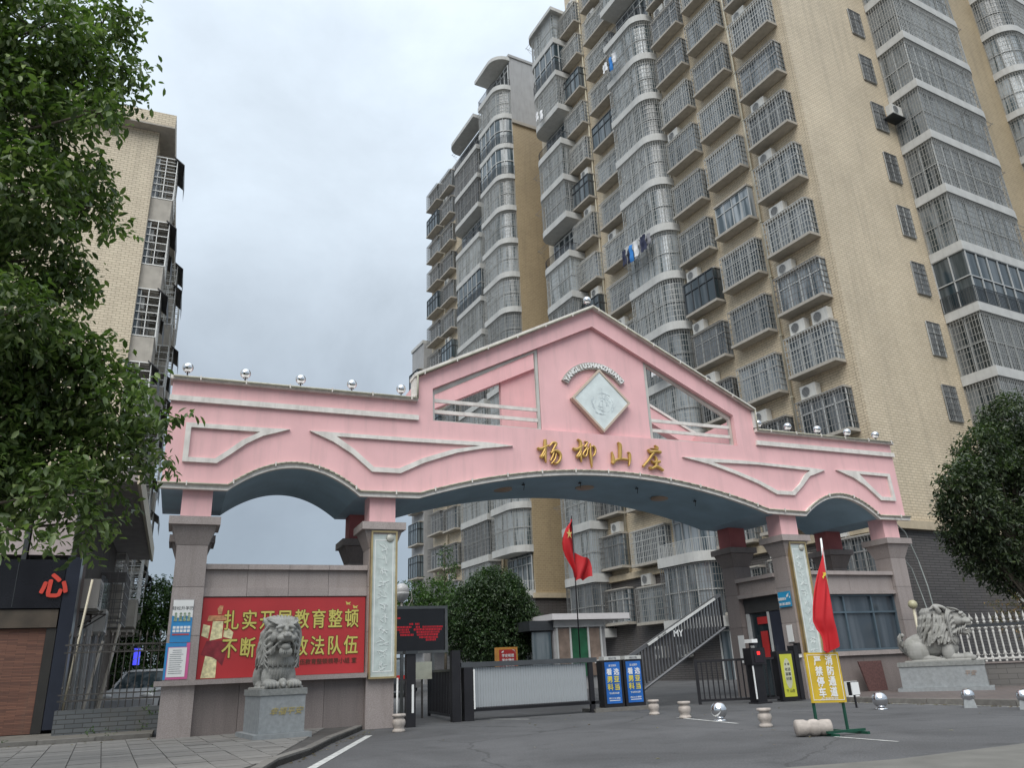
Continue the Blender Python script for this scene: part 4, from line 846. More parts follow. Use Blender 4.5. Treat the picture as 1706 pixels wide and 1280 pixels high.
# ================================================================ LEFT BUILDING
CX, CY = -2.66, 29.3
b0 = thing('apartment_building', 'beige tiled side wall of a six-storey block behind the large tree on the left', 'building', (CX, CY, 0))
part('wall', MB().box((-16, CY, 5.5), (CX, 52, 22.2)), M_tilel, b0)
part('lower_wall', MB().box((-16, CY + .02, 0), (CX - .02, 52, 5.5)), M_granite2, b0)
part('eaves', MB().box((-16, CY - .45, 22.203), (CX + .58, 52, 22.26)), M_slab, b0); part('fascia', MB().box((-16, CY - .45, 22.263), (CX + .58, 52, 22.85)), M_tilel, b0)
M_awn = mat('dark_awning', (0.03, 0.03, 0.033), 0.5)
for fi in range(6):
    z = 19.2 - 3.0 * fi
    for ci, (y0, wd, dd) in enumerate(((29.45, 1.7, .80), (31.9, 1.3, .62), (35.0, 1.9, 1.05), (38.6, 2.0, .85), (42.5, 2.2, .95))):
        if ci == 2 and fi < 1: continue
        cg = cached(('b0c', wd, dd), lambda: cage_mesh(wd, dd, 1.94, .018, .26, .32).mesh('security_cage', M_whitebar))
        sl_ = cached(('b0s', wd, dd), lambda: MB().box((0, -dd + .02, -1.05), (wd, 0, -.04)).mesh('bay_window', M_slab))
        # outward = +x : rotate +90 (x->+y, -y->+x)
        o = link('bay_window', sl_, b0, (0, y0 - CY, z), (0, 0, PI / 2)); link('security_cage', cg, o)
        gl = cached(('b0g', wd), lambda: MB().box((.05, -.12, 0), (wd - .05, -.02, 1.9)).mesh('window_pane', M_glass)); link('window_pane', gl, o)
        fr = cached(('b0f', wd), lambda: frame_mesh(.05, wd - .05, .03, 1.87, -.12, 3, [1.3], .06, .03).mesh('window_frame', M_frame)); link('window_frame', fr, o)
        aw = cached(('b0a', wd, dd), lambda: MB().add([(-.1, -dd - .28, 1.70), (wd + .1, -dd - .28, 1.70), (wd + .1, -dd + .12, 2.02), (-.1, -dd + .12, 2.02), (-.1, -dd - .28, 1.66), (wd + .1, -dd - .28, 1.66), (wd + .1, -dd + .12, 1.98), (-.1, -dd + .12, 1.98), (-.1, -dd - .28, 1.1), (wd + .1, -dd - .28, 1.1)], [(0, 1, 2, 3), (7, 6, 5, 4), (0, 3, 7, 4), (1, 5, 6, 2), (4, 5, 9, 8)]).mesh('awning', M_awn))
        if (fi + ci) % 3 != 1 or ci == 0: link('awning', aw, o)
        if R.random() < .35: ac_unit(b0, (0, y0 - CY + .3, z - 1.75), PI / 2, .8)
part('drain_pipe', MB().bar((CX + .08, 31.5, 0), (CX + .08, 31.5, 22), .06, 8), M_pipe, b0, True)

# shop in front (single storey podium with flat canopy)
sh_ = thing('shop', 'dark shopfront with black sign board and brown brick panel below the tree', 'shop', (-5, 19, .13))
SYF = 19.0
part('side_wall', MB().box((-9, SYF + .3, .1), (-2.14, 29.2, 5.2)), mat('grey_shop_wall', (0.09, 0.085, 0.08), 0.8, var=0.2, streak=0.4), sh_)
part('sign_board', MB().box((-9, SYF - .14, 2.52), (-2.30, SYF + .29, 3.50)), mat('black_gloss_board', (0.012, 0.012, 0.016), 0.15), sh_)
q = MB()
for x in (-4.6, -3.17): q.box((x, SYF - .147, 2.55), (x + .012, SYF - .142, 3.47))
parts('board_joint', q, M_dframe, sh_)
part('side_board', MB().box((-2.29, SYF - .13, .2), (-2.03, SYF + .32, 3.56)), mat('dark_blue_post', (0.018, 0.022, 0.035), 0.3), sh_)
part('lintel', MB().box((-9, SYF - .10, 2.14), (-2.32, SYF + .29, 2.50)), mat('brown_lintel', (0.07, 0.055, 0.04), 0.5, var=0.3), sh_)
part('brick_panel', MB().box((-9, SYF, .14), (-2.50, SYF + .29, 2.13)), M_thinbrick, sh_)
part('post', MB().box((-2.49, SYF - .06, .14), (-2.31, SYF + .29, 2.13)), mat('dark_post', (0.03, 0.028, 0.025), 0.4), sh_)
tm = text_mb('心', .52, -2.46 - .0, 2.78, SYF - .16, .02, .02); tm = rotmb(tm, 0, (0, 0)); tm.v = [(x + (z - 2.9) * .06, y, z) for x, y, z in tm.v]; part('red_character', tm, mat('red_sign_letter', (0.55, 0.05, 0.03), 0.5), sh_)
for xx in (-8.6, -7.2, -5.8, -4.4, -3.05):
    wd = part('window', MB().box((xx, SYF + .02, 3.62), (xx + 1.25 if xx < -4 else -2.25 + .0, SYF + .29, 4.95)) if xx != -3.05 else MB().box((-3.05, SYF + .02, 3.62), (-2.22, SYF + .29, 4.95)), mat('pale_blind', (0.42, 0.36, 0.35), 0.6, var=0.1), sh_)
q = MB()
for x in (-8.7, -7.3, -5.9, -4.5, -3.13, -2.22): q.box((x - .04, SYF - .02, 3.5), (x + .05, SYF + .30, 5.19))
q.box((-9, SYF - .03, 4.96), (-2.14, SYF + .31, 5.19)); part('window_frame', q, M_dframe, sh_)
part('canopy', MB().box((-9, 18.7, 5.203), (-1.15, 31.2, 5.42)), mat('canopy_grey', (0.30, 0.28, 0.27), 0.85, var=0.12, streak=0.3), sh_)
part('canopy_edge', MB().box((-1.15, 18.7, 5.15), (-1.08, 31.2, 5.62)), M_pipe, sh_)
# things on the side wall
for y0, w_, z0, h in ((20.9, 1.3, .3, 2.0), (23.0, 1.3, .3, 2.2), (25.2, 1.4, .3, 2.2)):
    d_ = part('shutter', MB().box((-2.14, y0, z0), (-2.08, y0 + w_, z0 + h)), glass_mat('side_glass', (0.03, 0.04, 0.05), 0.4, 0.6), sh_)
    parts('shutter_frame', MB().box((-2.14, y0 - .08, z0), (-2.02, y0, z0 + h)).box((-2.14, y0 + w_, z0), (-2.02, y0 + w_ + .08, z0 + h)), M_frame, sh_)
o = ac_unit(sh_, (-2.10 + 5, 20.2 - 19, 2.62 - .13), PI / 2, 1.15); parts('ac_bracket', MB().tube([(-2.1, 20.25, 2.55), (-1.6, 20.25, 2.55), (-2.1, 20.25, 2.2)], .02, 4).tube([(-2.1, 21.05, 2.55), (-1.6, 21.05, 2.55), (-2.1, 21.05, 2.2)], .02, 4), M_iron, sh_)
ac_unit(sh_, (-2.10 + 5, 23.4 - 19, 2.3 - .13), PI / 2, 1.0)
q = MB(); 
for k in range(12): q.box((-2.12, 19.35 + k * .07, 2.0), (-2.06, 19.38 + k * .07, 3.9))
part('corrugated_panel', q, M_granite2, sh_)
cg = link('security_cage', cage_mesh(2.2, .62, 1.35, .016, .16, .3).mesh('security_cage', M_darkbar), sh_, (-2.12 + 5 + .0, 26.0 - 19 - 1.2, 2.62 - .13), (0, 0, PI / 2)); part('cage_back', MB().box((-2.12, 24.85, 2.62), (-2.05, 26.95, 3.9)), M_glass, sh_)
part('leaning_pipe', MB().bar((-2.02, 19.0, .2), (-1.78, 18.9, 3.1), .024, 8), M_pipe, sh_, True)
for x, y, h in ((-1.75, 19.8, 1.9), (-1.5, 20.6, 2.3), (-1.62, 21.4, 1.7)): part('standing_pole', MB().bar((x, y, .14), (x + .25, y + .1, h), .03, 6), M_alu, sh_)
bp_ = thing('barber_sign', 'glowing blue striped barber pole sign on the alley wall', 'sign', (-1.0, 24, 1.4)); part('tube', MB().lathe([(.001, 0), (.08, 0), (.08, .42), (.001, .42)], 14, (-.95, 24, 1.47)), mat('blue_light', (0.06, 0.07, 0.7), 0.4, emit=0.8), bp_); part('bracket', MB().box((-1.1, 23.97, 1.9), (-.9, 24.03, 1.94)), M_blk, bp_)
part('stripe', MB().tube([(-.95 + .083 * math.cos(a * .8), 24 + .083 * math.sin(a * .8), 1.48 + a * .025) for a in range(17)], .012, 4), M_wht, bp_)
# ================================================================ FOLIAGE
def leaf_mat(name, c0, c1, c2, rough=0.45):
    m = bpy.data.materials.new(name); m.use_nodes = True; t = m.node_tree; n = t.nodes; b = n['Principled BSDF']; b.inputs['Roughness'].default_value = rough
    g_ = n.new('ShaderNodeNewGeometry'); cr_ = n.new('ShaderNodeValToRGB'); t.links.new(g_.outputs['Random Per Island'], cr_.inputs[0])
    cr_.color_ramp.elements[0].color = c0 + (1,); cr_.color_ramp.elements[1].color = c2 + (1,); e = cr_.color_ramp.elements.new(0.55); e.color = c1 + (1,)
    tcl = n.new('ShaderNodeTexCoord'); nl = n.new('ShaderNodeTexNoise'); nl.inputs['Scale'].default_value = 1.6; nl.inputs['Detail'].default_value = 3; t.links.new(tcl.outputs['Object'], nl.inputs[0])
    ml = n.new('ShaderNodeMapRange'); ml.inputs[1].default_value = .35; ml.inputs[2].default_value = .65; ml.inputs[3].default_value = .72; ml.inputs[4].default_value = 1.4; t.links.new(nl.outputs[0], ml.inputs[0])
    vl = n.new('ShaderNodeVectorMath'); vl.operation = 'SCALE'; t.links.new(cr_.outputs[0], vl.inputs[0]); t.links.new(ml.outputs[0], vl.inputs['Scale']); cr_ = vl
    t.links.new(cr_.outputs[0], b.inputs['Base Color'])
    tr = n.new('ShaderNodeBsdfTranslucent'); v = n.new('ShaderNodeVectorMath'); v.operation = 'MULTIPLY'; v.inputs[1].default_value = (1.3, 1.7, 0.7); t.links.new(cr_.outputs[0], v.inputs[0]); t.links.new(v.outputs[0], tr.inputs[0])
    mx = n.new('ShaderNodeMixShader'); mx.inputs[0].default_value = 0.28; t.links.new(b.outputs[0], mx.inputs[1]); t.links.new(tr.outputs[0], mx.inputs[2]); t.links.new(mx.outputs[0], n['Material Output'].inputs[0])
    return m
def leaves(name, clumps, m, L, per_m2, seed, parent=None, off=(0, 0, 0), twig=6, hang=0.35, shell=0.35, wdt=0.42, yscale=1.0):
    """leaf blades strung along short twigs through ellipsoid clumps (x,y,z,r)"""
    rng = np.random.default_rng(seed); V = []; 
    for (cx, cy, cz, r) in clumps:
        n = int(per_m2 * r * r / twig) + 3
        d = rng.normal(size=(n, 3)); d /= np.linalg.norm(d, axis=1)[:, None]; rad = r * (shell + (1 - shell) * rng.random(n) ** 0.5)
        base = np.array([cx, cy, cz]) + d * rad[:, None] * np.array([1, yscale, .9])
        tdir = d * .8 + rng.normal(size=(n, 3)) * .45; tdir[:, 2] -= hang; tdir /= np.linalg.norm(tdir, axis=1)[:, None]
        for k in range(twig):
            pos = base + tdir * (L * .42 * k) + rng.normal(size=(n, 3)) * L * .10
            side = np.cross(tdir, rng.normal(size=(n, 3))); side /= np.linalg.norm(side, axis=1)[:, None]
            ld = tdir * .45 + side * .9; ld[:, 2] -= .35; ld /= np.linalg.norm(ld, axis=1)[:, None]
            up = rng.normal(size=(n, 3)) * .5; up[:, 2] += 1.0; wv = np.cross(ld, up); wv /= np.linalg.norm(wv, axis=1)[:, None]; nn = np.cross(wv, ld)
            s = L * rng.uniform(.5, 1.25, n)[:, None]
            hw_ = wv * s * wdt * .5
            V.append(np.stack([pos, pos + ld * s * .28 + hw_ * .82 + nn * s * .06, pos + ld * s * .66 + hw_ * .86 + nn * s * .05, pos + ld * s - nn * s * .10, pos + ld * s * .66 - hw_ * .86 + nn * s * .05, pos + ld * s * .28 - hw_ * .82 + nn * s * .06], axis=1))
    V = np.concatenate(V).astype(np.float32); nl = len(V); co = (V - np.array(off, dtype=np.float32)).reshape(-1, 3)
    idx = np.arange(nl, dtype=np.int32)[:, None] * 6; F = np.concatenate([idx + np.array([0, 1, 2]), idx + np.array([0, 2, 3]), idx + np.array([0, 3, 4]), idx + np.array([0, 4, 5])], axis=1).reshape(-1)
    me = bpy.data.meshes.new(name); me.vertices.add(nl * 6); me.vertices.foreach_set('co', co.reshape(-1)); me.loops.add(nl * 12); me.loops.foreach_set('vertex_index', F)
    me.polygons.add(nl * 4); me.polygons.foreach_set('loop_start', np.arange(nl * 4, dtype=np.int32) * 3); me.polygons.foreach_set('loop_total', np.full(nl * 4, 3, dtype=np.int32)); me.update(); me.validate()
    me.materials.append(m); o = link(name, me, parent)
    o['kind'] = 'stuff'; return o
M_bark = mat('bark', (0.09, 0.075, 0.055), 0.9, var=0.3, scale=8, bump=0.4, bscale=20)
def limb(mb, pts, r0, r1):
    n_ = len(pts) - 1
    for i in range(n_): mb.bar(pts[i], pts[i + 1], r0 + (r1 - r0) * i / n_, 7, r0 + (r1 - r0) * (i + 1) / n_)
LT = [(-2.35, 9.03, 8.63, 0.75), (-1.76, 9.58, 9.45, 0.49), (-1.37, 9.27, 9.5, 0.18), (-1.99, 9.69, 8.45, 0.68), (-1.45, 9.73, 8.95, 0.31), (-1.1, 8.72, 8.14, 0.19), (-1.45, 8.62, 7.32, 0.35), (-1.31, 10.11, 8.74, 0.17), (-2.35, 9.07, 7.37, 0.68), (-2.12, 9.02, 6.31, 0.69), (-1.85, 10.39, 7.44, 0.45), (-1.57, 9.45, 7.24, 0.27), (-1.61, 10.11, 6.89, 0.44), (-1.22, 9.46, 6.31, 0.21), (-2.03, 9.75, 5.86, 0.62), (-1.96, 8.87, 4.73, 0.51), (-1.67, 9.74, 5.58, 0.37), (-1.47, 10.16, 5.83, 0.19), (-1.78, 9.54, 4.77, 0.55), (-1.34, 9.93, 4.99, 0.29), (-1.16, 9.81, 4.64, 0.36), (-0.6, 8.72, 4.0, 0.19), (-1.7, 9.96, 4.33, 0.68), (-1.01, 9.66, 4.07, 0.49), (-0.52, 9.14, 3.8, 0.24), (-0.31, 8.66, 3.59, 0.12), (-0.55, 10.16, 3.54, 0.24), (-0.33, 9.45, 3.37, 0.1), (-0.97, 9.89, 3.63, 0.53), (-1.57, 10.18, 3.67, 0.68), (-2.0, 9.89, 3.98, 0.62), (-1.94, 10.26, 3.23, 0.55), (-1.3, 9.31, 2.91, 0.45), (-0.88, 10.04, 3.09, 0.25), (-0.99, 9.4, 2.62, 0.29), (-0.8, 10.28, 2.78, 0.14), (-1.12, 10.18, 2.44, 0.12), (-1.63, 8.78, 2.42, 0.26), (-1.39, 8.84, 2.38, 0.18), (-3.08, 8.99, 7.89, 0.84), (-3.21, 10.34, 6.65, 0.98), (-2.59, 9.39, 4.31, 0.84), (-2.3, 9.73, 3.22, 0.71)]
M_leafL = leaf_mat('camphor_leaf', (0.042, 0.070, 0.020), (0.090, 0.138, 0.038), (0.18, 0.225, 0.08))
lt = thing('camphor_tree', 'large leafy green tree hanging in from the left edge close to the camera', 'tree', (-4.6, 10.0, 0))
leaves('crown', [(x, y, z, max(.07, r - .17)) for x, y, z, r in LT], M_leafL, .118, 7600, 5, lt, (-4.6, 10.0, 0), hang=.25, wdt=.46)
leaves('crown', [(-4.6, 9.6, 8.8, 1.5), (-4.4, 10.4, 6.2, 1.5), (-4.2, 9.6, 4.2, 1.2), (-5.8, 10, 7.5, 1.6), (-5.8, 10, 5, 1.4)], M_leafL, .13, 900, 6, lt, (-4.6, 10.0, 0))
q = MB(); limb(q, [(-4.6, 10, 0), (-4.55, 10, 1.6), (-4.4, 10, 3.0), (-4.3, 10.1, 5.2), (-4.1, 10, 7.5), (-3.6, 9.8, 9.5)], .20, .07); part('trunk', q, M_bark, lt, True)
q = MB()
for i, (x, y, z, r) in enumerate(LT):
    if r > .28:
        s = (-4.4 + .05 * i % .3, 10, max(1.8, z - 1.3)); m_ = ((s[0] + x) / 2, (s[1] + y) / 2, (s[2] + z) / 2 + .25); limb(q, [s, m_, (x, y, z)], .035, .012)
        for k in range(4):
            a = R.uniform(0, 2 * PI); limb(q, [(x, y, z), (x + r * .8 * math.cos(a), y + r * .5 * math.sin(a), z + R.uniform(-.6, .5) * r)], .011, .004)
part('branches', q, M_bark, lt)
RT = [(24.64, 15.95, 7.94, 1.0), (23.19, 16.26, 6.71, 0.95), (21.75, 16.08, 5.99, 0.5), (21.1, 16.03, 5.66, 0.26), (24.77, 16.38, 6.04, 1.45), (22.18, 16.38, 4.96, 1.0), (21.87, 16.86, 4.3, 0.45), (23.66, 16.52, 4.1, 1.4), (22.7, 16.89, 3.7, 0.75), (24.02, 16.99, 3.2, 0.8), (24.1, 16.51, 7.6, 0.5), (25.72, 15.74, 6.33, 1.6), (26.35, 16.79, 4.21, 1.5), (22.6, 16.2, 6.1, .6), (21.5, 16.4, 5.2, .35)]
for x, y, z, r in list(RT):
    for k_ in range(4):
        a_ = R.uniform(0, 2 * PI); e_ = R.uniform(-.6, 1.0); RT.append((x + r * .85 * math.cos(a_) * math.cos(e_), y + r * .6 * math.sin(a_), z + r * .8 * math.sin(e_), r * R.uniform(.22, .38)))
M_leafR = leaf_mat('dark_evergreen_leaf', (0.022, 0.036, 0.019), (0.046, 0.066, 0.034), (0.095, 0.12, 0.055))
rt = thing('evergreen_tree', 'dark dense evergreen tree behind the white picket fence at the right edge', 'tree', (23.8, 16.4, 0))
leaves('crown', [(x, y, z, r * .82) for x, y, z, r in RT], M_leafR, .15, 3600, 9, rt, (23.8, 16.4, 0), hang=.0, shell=.55)
q = MB(); limb(q, [(23.8, 16.4, 0), (23.8, 16.4, 2.0), (23.9, 16.3, 4), (24.2, 16.2, 6.5)], .16, .06); part('trunk', q, M_bark, rt, True)
q = MB()
for x, y, z, r in RT: limb(q, [(23.85, 16.4, max(1.8, z - 1.6)), (x, y, z)], .04, .015)
part('branches', q, M_bark, rt)
sb = thing('shrub', 'reddish green shrub growing over the white picket fence at the right', 'shrub', (20.6, 14.6, 0))
leaves('foliage', [(20.3, 14.9, 1.9, .35), (20.9, 14.6, 2.0, .4), (21.5, 14.3, 1.9, .4), (20.6, 14.6, 1.5, .5), (21.3, 14.2, 1.3, .5)], leaf_mat('reddish_leaf', (0.03, 0.05, 0.012), (0.09, 0.07, 0.02), (0.20, 0.10, 0.035)), .07, 1500, 12, sb, (20.6, 14.6, 0), hang=0)
q = MB()
for k in range(7): limb(q, [(20.8 + .05 * k, 14.6, 0), (20.3 + .2 * k, 14.6 + .1 * (k % 2), 1.7)], .02, .006)
part('stem', q, M_bark, sb)
# round clipped tree behind the barrier
rc = thing('round_tree', 'dark round-crowned evergreen tree behind the folding barrier', 'tree', (12.15, 31.8, .125))
blobs = [(12.25, 31.8, 3.1, 1.55), (11.3, 31.6, 2.9, 1.1), (13.1, 31.6, 2.8, 1.05), (12.2, 31.4, 3.9, 1.15), (11.0, 31.8, 2.3, .8), (13.6, 31.6, 2.3, .7), (12.6, 31.2, 2.0, .9), (11.6, 31.2, 2.0, .8), (12.9, 31.6, 3.7, .8), (11.4, 31.6, 3.7, .8)]
leaves('crown', blobs, leaf_mat('osmanthus_leaf', (0.016, 0.034, 0.014), (0.036, 0.068, 0.027), (0.075, 0.115, 0.045)), .13, 6500, 14, rc, (12.15, 31.8, .125), hang=-.1, shell=.72)
q = MB(); limb(q, [(12.15, 31.8, 0), (12.2, 31.8, 1.2), (12.2, 31.8, 3)], .11, .05); part('trunk', q, M_bark, rc, True)
def tree(name, label, c, cl, m, L, dens, seed, trunk_r=.12):
    t_ = thing(name, label, 'tree', c); leaves('crown', cl, m, L, dens * 3.6, seed, t_, c, shell=.5, hang=0)
    q = MB(); zt = max(z for _, _, z, _ in cl); limb(q, [c, (c[0] + .1, c[1], c[2] + (zt - c[2]) * .4), (c[0], c[1], zt)], trunk_r, trunk_r * .3); part('trunk', q, M_bark, t_, True); return t_
M_leafM = leaf_mat('mid_green_leaf', (0.025, 0.05, 0.015), (0.05, 0.10, 0.025), (0.10, 0.17, 0.045))
tree('broadleaf_tree', 'lighter green tree immediately left of the round dark tree, above the LED screen', (11.0, 40, .125), [(10.9, 40, 4.2, 1.2), (12.3, 40.4, 4.6, 1.1), (9.8, 39.6, 3.6, .9), (12.9, 39.6, 3.7, 1.0), (11.5, 39.4, 3.3, 1.1)], M_leafM, .17, 500, 21)
tree('broadleaf_tree', 'tall narrow vine-clad tree against the corner of the distant block', (17.2, 54, .125), [(17.4, 54, 9.0, .3), (17.6, 54, 8.0, .4), (17.4, 54, 7.0, .5), (17.6, 54, 6.0, .6), (16.6, 54, 4.8, .9), (15.2, 54, 4.4, .8), (14.2, 53, 4.0, .8)], M_leafM, .22, 330, 22)
tree('broadleaf_tree', 'green tree seen through the iron fence beside the leftmost pillar', (-1.5, 44, 0), [(-1.6, 44, 4.6, 1.5), (-.5, 44, 5.0, 1.1), (-2.6, 44, 3.6, 1.5), (-.9, 43.5, 3.0, 1.5), (-1.5, 43, 1.8, 1.4), (-2.7, 43, 1.8, 1.2)], M_leafM, .2, 420, 23)
pt = thing('palm_tree', 'small palm tree behind the globe lamp, left of the LED screen', 'tree', (10.2, 50, .125))
q = MB(); limb(q, [(10.2, 50, .125), (10.2, 50, 6.2)], .16, .11); part('trunk', q, M_bark, pt, True)
for k in range(13):
    a = 2 * PI * k / 13; q = MB(); el = .9 - .35 * (k % 3); pts = [Vector((10.2 + math.cos(a) * s * 1.9, 50 + math.sin(a) * s * 1.9, 6.2 + el * 1.5 * s - 1.7 * s * s)) for s in (0, .25, .5, .75, 1)]
    for i in range(4):
        q.bar(pts[i], pts[i + 1], .03, 4)
        for s in range(4):
            p = pts[i] + (pts[i + 1] - pts[i]) * (s / 4); sd_ = Vector((-math.sin(a), math.cos(a), -.25)) * .45
            for sg in (1, -1):
                e = Vector((sd_.x * sg, sd_.y * sg, sd_.z)); d = (pts[i + 1] - pts[i]).normalized() * .06
                q.add([p, p + d, p + e + d * 2], [(0, 1, 2)])
    part('frond', q, M_leafM, pt)
# weeds along the kerb
q = [( -0.4 + .1 * R.random(), 16.5, .2, .10), (-1.2, 16.35, .18, .07), (-.9, 16.4, .17, .08), (-2.9, 16.35, .18, .1), (-2.6, 16.35, .17, .08), (-.30, 16.6, .55, .12), (-.28, 16.7, .9, .10)]
wd = leaves('weeds', q, M_leafM, .05, 1500, 31, None, (0, 0, 0), hang=-.3)
q = MB()
for k in range(230):
    e_ = R.random(); 
    if e_ < .4: t0 = R.random(); x, y, z = 13.10 + R.gauss(0, .08), 13.6 - t0 * 5, .006
    elif e_ < .7: t0 = R.random(); x, y, z = 1.2 + 2.1 * t0 + .12 + R.gauss(0, .06), 10.1 + 5.2 * t0, .006
    elif e_ < .85: x, y, z = R.uniform(-3, 1.0), 16.2 - abs(R.gauss(0, .3)), ZP + .006
    else: x, y, z = R.uniform(3, 12), R.uniform(7, 15.5), .006
    a_ = R.uniform(0, PI); c_, s_ = math.cos(a_) * .03, math.sin(a_) * .03; h_ = R.uniform(0, .012)
    q.add([(x - c_, y - s_, z), (x + s_ * .4, y - c_ * .4, z + h_), (x + c_, y + s_, z + .002), (x - s_ * .4, y + c_ * .4, z + h_)], [(0, 1, 2, 3)])
struct('fallen_leaves', q, leaf_mat('dry_leaf', (0.10, 0.07, 0.03), (0.16, 0.11, 0.05), (0.30, 0.27, 0.20)), kind='stuff')
# ================================================================ IRON FENCE (left)
fe = thing('iron_fence', 'rusty dark iron railing on a grey brick plinth between shop and leftmost pillar', 'fence', (-1.1, 18, .13))
part('plinth', MB().box((-2.0, 17.88, .1), (-.17, 18.12, .56)), M_lowbrick, fe)
for z, r in ((.72, .016), (1.74, .016), (1.60, .014), (.83, .012)): part('rail', MB().box((-2.0, 18 - r, z - r), (-.12, 18 + r, z + r)), M_iron, fe)
pk = MB().bar((0, 0, .0), (0, 0, 1.30), .011, 6).lathe([(.011, 1.30), (.024, 1.34), (.012, 1.39), (.001, 1.44)], 6).lathe([(.011, .35), (.022, .38), (.011, .41)], 6)
pkm = pk.mesh('picket', M_iron)
for i in range(15): link('picket', pkm, fe, (-1.94 + i * .125 + 1.1, 0, .57 - .13))
rgm = MB().tube([(.045 * math.cos(a * PI / 6), 0, .045 * math.sin(a * PI / 6)) for a in range(13)], .006, 4).mesh('ring', M_iron)
for i in range(14): link('ring', rgm, fe, (-1.88 + i * .125 + 1.1, 0, 1.67 - .13))
# ================================================================ RIGHT WALL AND WHITE PICKETS
wa, wb = Vector((17.45, 15.0)), Vector((21.9, 10.4)); wd_ = (wb - wa); wl = wd_.length; wang = math.atan2(wd_.y, wd_.x)
wf = thing('picket_fence', 'white spear-topped railing on a low grey wall behind the right stone lion', 'fence', (wa.x, wa.y, 0.08), wang, off=(0, 0, 0.08))
part('plinth', MB().box((0, 0, .0), (wl, .24, .60)), tile_mat('grey_plinth_block', (0.15, 0.14, 0.13), (0.12, 0.115, 0.11), (0.08, 0.075, 0.07), 0.4, 0.12, 0.008), wf)
part('plinth_cap', MB().box((-.02, -.03, .603), (wl, .27, .64)), M_granite2, wf)
M_pw = mat('weathered_white', (0.55, 0.54, 0.51), 0.7, var=0.2, scale=12, streak=0.5, dirt=(0.25, 0.22, 0.19))
part('rail', MB().box((0, .09, 1.47), (wl, .15, 1.53)), M_dframe, wf); part('rail', MB().box((0, .09, .70), (wl, .15, .74)), M_pw, wf)
bal = MB().lathe([(.02, .64), (.03, .66), (.022, .70), (.04, .73), (.022, .77), (.034, .84), (.022, .90), (.022, 1.30), (.032, 1.34), (.022, 1.38), (.045, 1.43), (.022, 1.46)], 8)
bal.lathe([(.016, 1.53), (.04, 1.575), (.018, 1.60), (.034, 1.66), (.001, 1.80)], 8)
for s in (-1, 1): bal.bar((0, 0, 1.40), (s * .065, 0, 1.46), .008, 4); bal.bar((0, 0, .86), (s * .06, 0, .80), .008, 4)
bm_ = bal.mesh('baluster', M_pw)
for i in range(int(wl / .145)): link('baluster', bm_, wf, (.08 + i * .145, .12, -.08))
lamp = thing('globe_lamp', 'pale yellow globe lamp rising behind the right stone lion', 'lamp', (17.55, 15.25, 0.085))
part('post', MB().bar((17.55, 15.25, .08), (17.55, 15.25, 1.98), .035, 8), M_pipe, lamp, True); part('globe', MB().sphere((17.55, 15.25, 2.1), .115), mat('yellow_globe', (0.42, 0.39, 0.25), 0.35), lamp, True)
cb = thing('cable_conduit', 'grey bundled cables hanging beside the right end of the gateway', 'cable', (18.6, 16.3, 2))
part('conduit', MB().tube([(18.38, 16.0, 4.4), (18.6, 15.9, 4.1), (18.75, 15.8, 3.3), (18.65, 15.6, 2.6), (18.6, 15.5, 1.7)], .018, 6).tube([(18.35, 16.0, 3.5), (18.55, 15.9, 3.1), (18.6, 15.8, 2.4), (18.5, 15.6, 1.7)], .016, 6), mat('cable_grey', (0.22, 0.24, 0.23), .5), cb)
o = ac_unit(None, (22.2, 14.6, 2.2), wang, 1.1); tag(o, 'white air conditioner half hidden under the dark tree at the right edge', 'air conditioner')
# ================================================================ BOLLARDS
M_sb = mat('bollard_stone', (0.42, 0.37, 0.33), 0.75, var=0.18, scale=15, streak=0.35, bump=0.15, bscale=50)
prof = [(.001, 0), (.10, 0), (.105, .015), (.10, .035), (.082, .05), (.078, .065), (.10, .10), (.108, .14), (.10, .185), (.075, .205), (.078, .222), (.108, .232), (.112, .25), (.105, .272), (.001, .275)]
vb = MB().lathe(prof, 24).mesh('stone_bollard', M_sb, smooth=True)
for (x, y, s, lab) in ((3.72, 14.36, 1.08, 'small vase-shaped stone bollard at the foot of the white marble name board pillar'), (8.75, 14.1, 1.0, 'small vase-shaped stone bollard nearest the blue advertising boxes'), (8.50, 12.68, 1.03, 'small vase-shaped stone bollard at the start of the painted line left of the steel ball'), (8.06, 9.98, .94, 'small vase-shaped stone bollard standing between the large steel ball and the yellow no-parking sign')):
    o = link('stone_bollard', vb, None, (x, y, 0), (0, 0, R.uniform(0, 6))); o.scale = (s, s, s); tag(o, lab, 'bollard', 'vase-shaped stone bollards')
vb2 = MB().lathe([(.001, 0), (.095, 0), (.105, .02), (.105, .12), (.092, .15), (.088, .17), (.104, .20), (.108, .25), (.10, .29), (.088, .31), (.10, .34), (.10, .44), (.092, .46), (.001, .46)], 28).mesh('stone_bollard', M_sb, smooth=True)
fb_ = link('stone_bollard', vb2, None, (7.28, 8.46, .10), (0, PI / 2, math.radians(-28))); fb_.scale = (.92, .92, .95); tag(fb_, 'stone bollard lying on its side across the feet of the yellow no-parking sign', 'bollard', 'vase-shaped stone bollards')
bs = MB().sphere((0, 0, .165), .135, 28, 18).mesh('steel_sphere', M_chrome, smooth=True)
fl = MB().lathe([(.001, 0), (.11, 0), (.11, .015), (.07, .03), (.05, .05), (.001, .05)], 20).mesh('base', M_chrome, smooth=True)
for (x, y, lab) in ((8.45, 11.6, 'mirror-polished steel ball bollard in the middle of the lane, between the stone bollards'), (11.75, 11.34, 'mirror-polished steel ball bollard just right of the yellow sign, at the kerb')):
    t_ = thing('steel_ball_bollard', lab, 'bollard', (x, y, 0), group='steel ball bollards'); link('sphere', bs, t_); link('base', fl, t_)
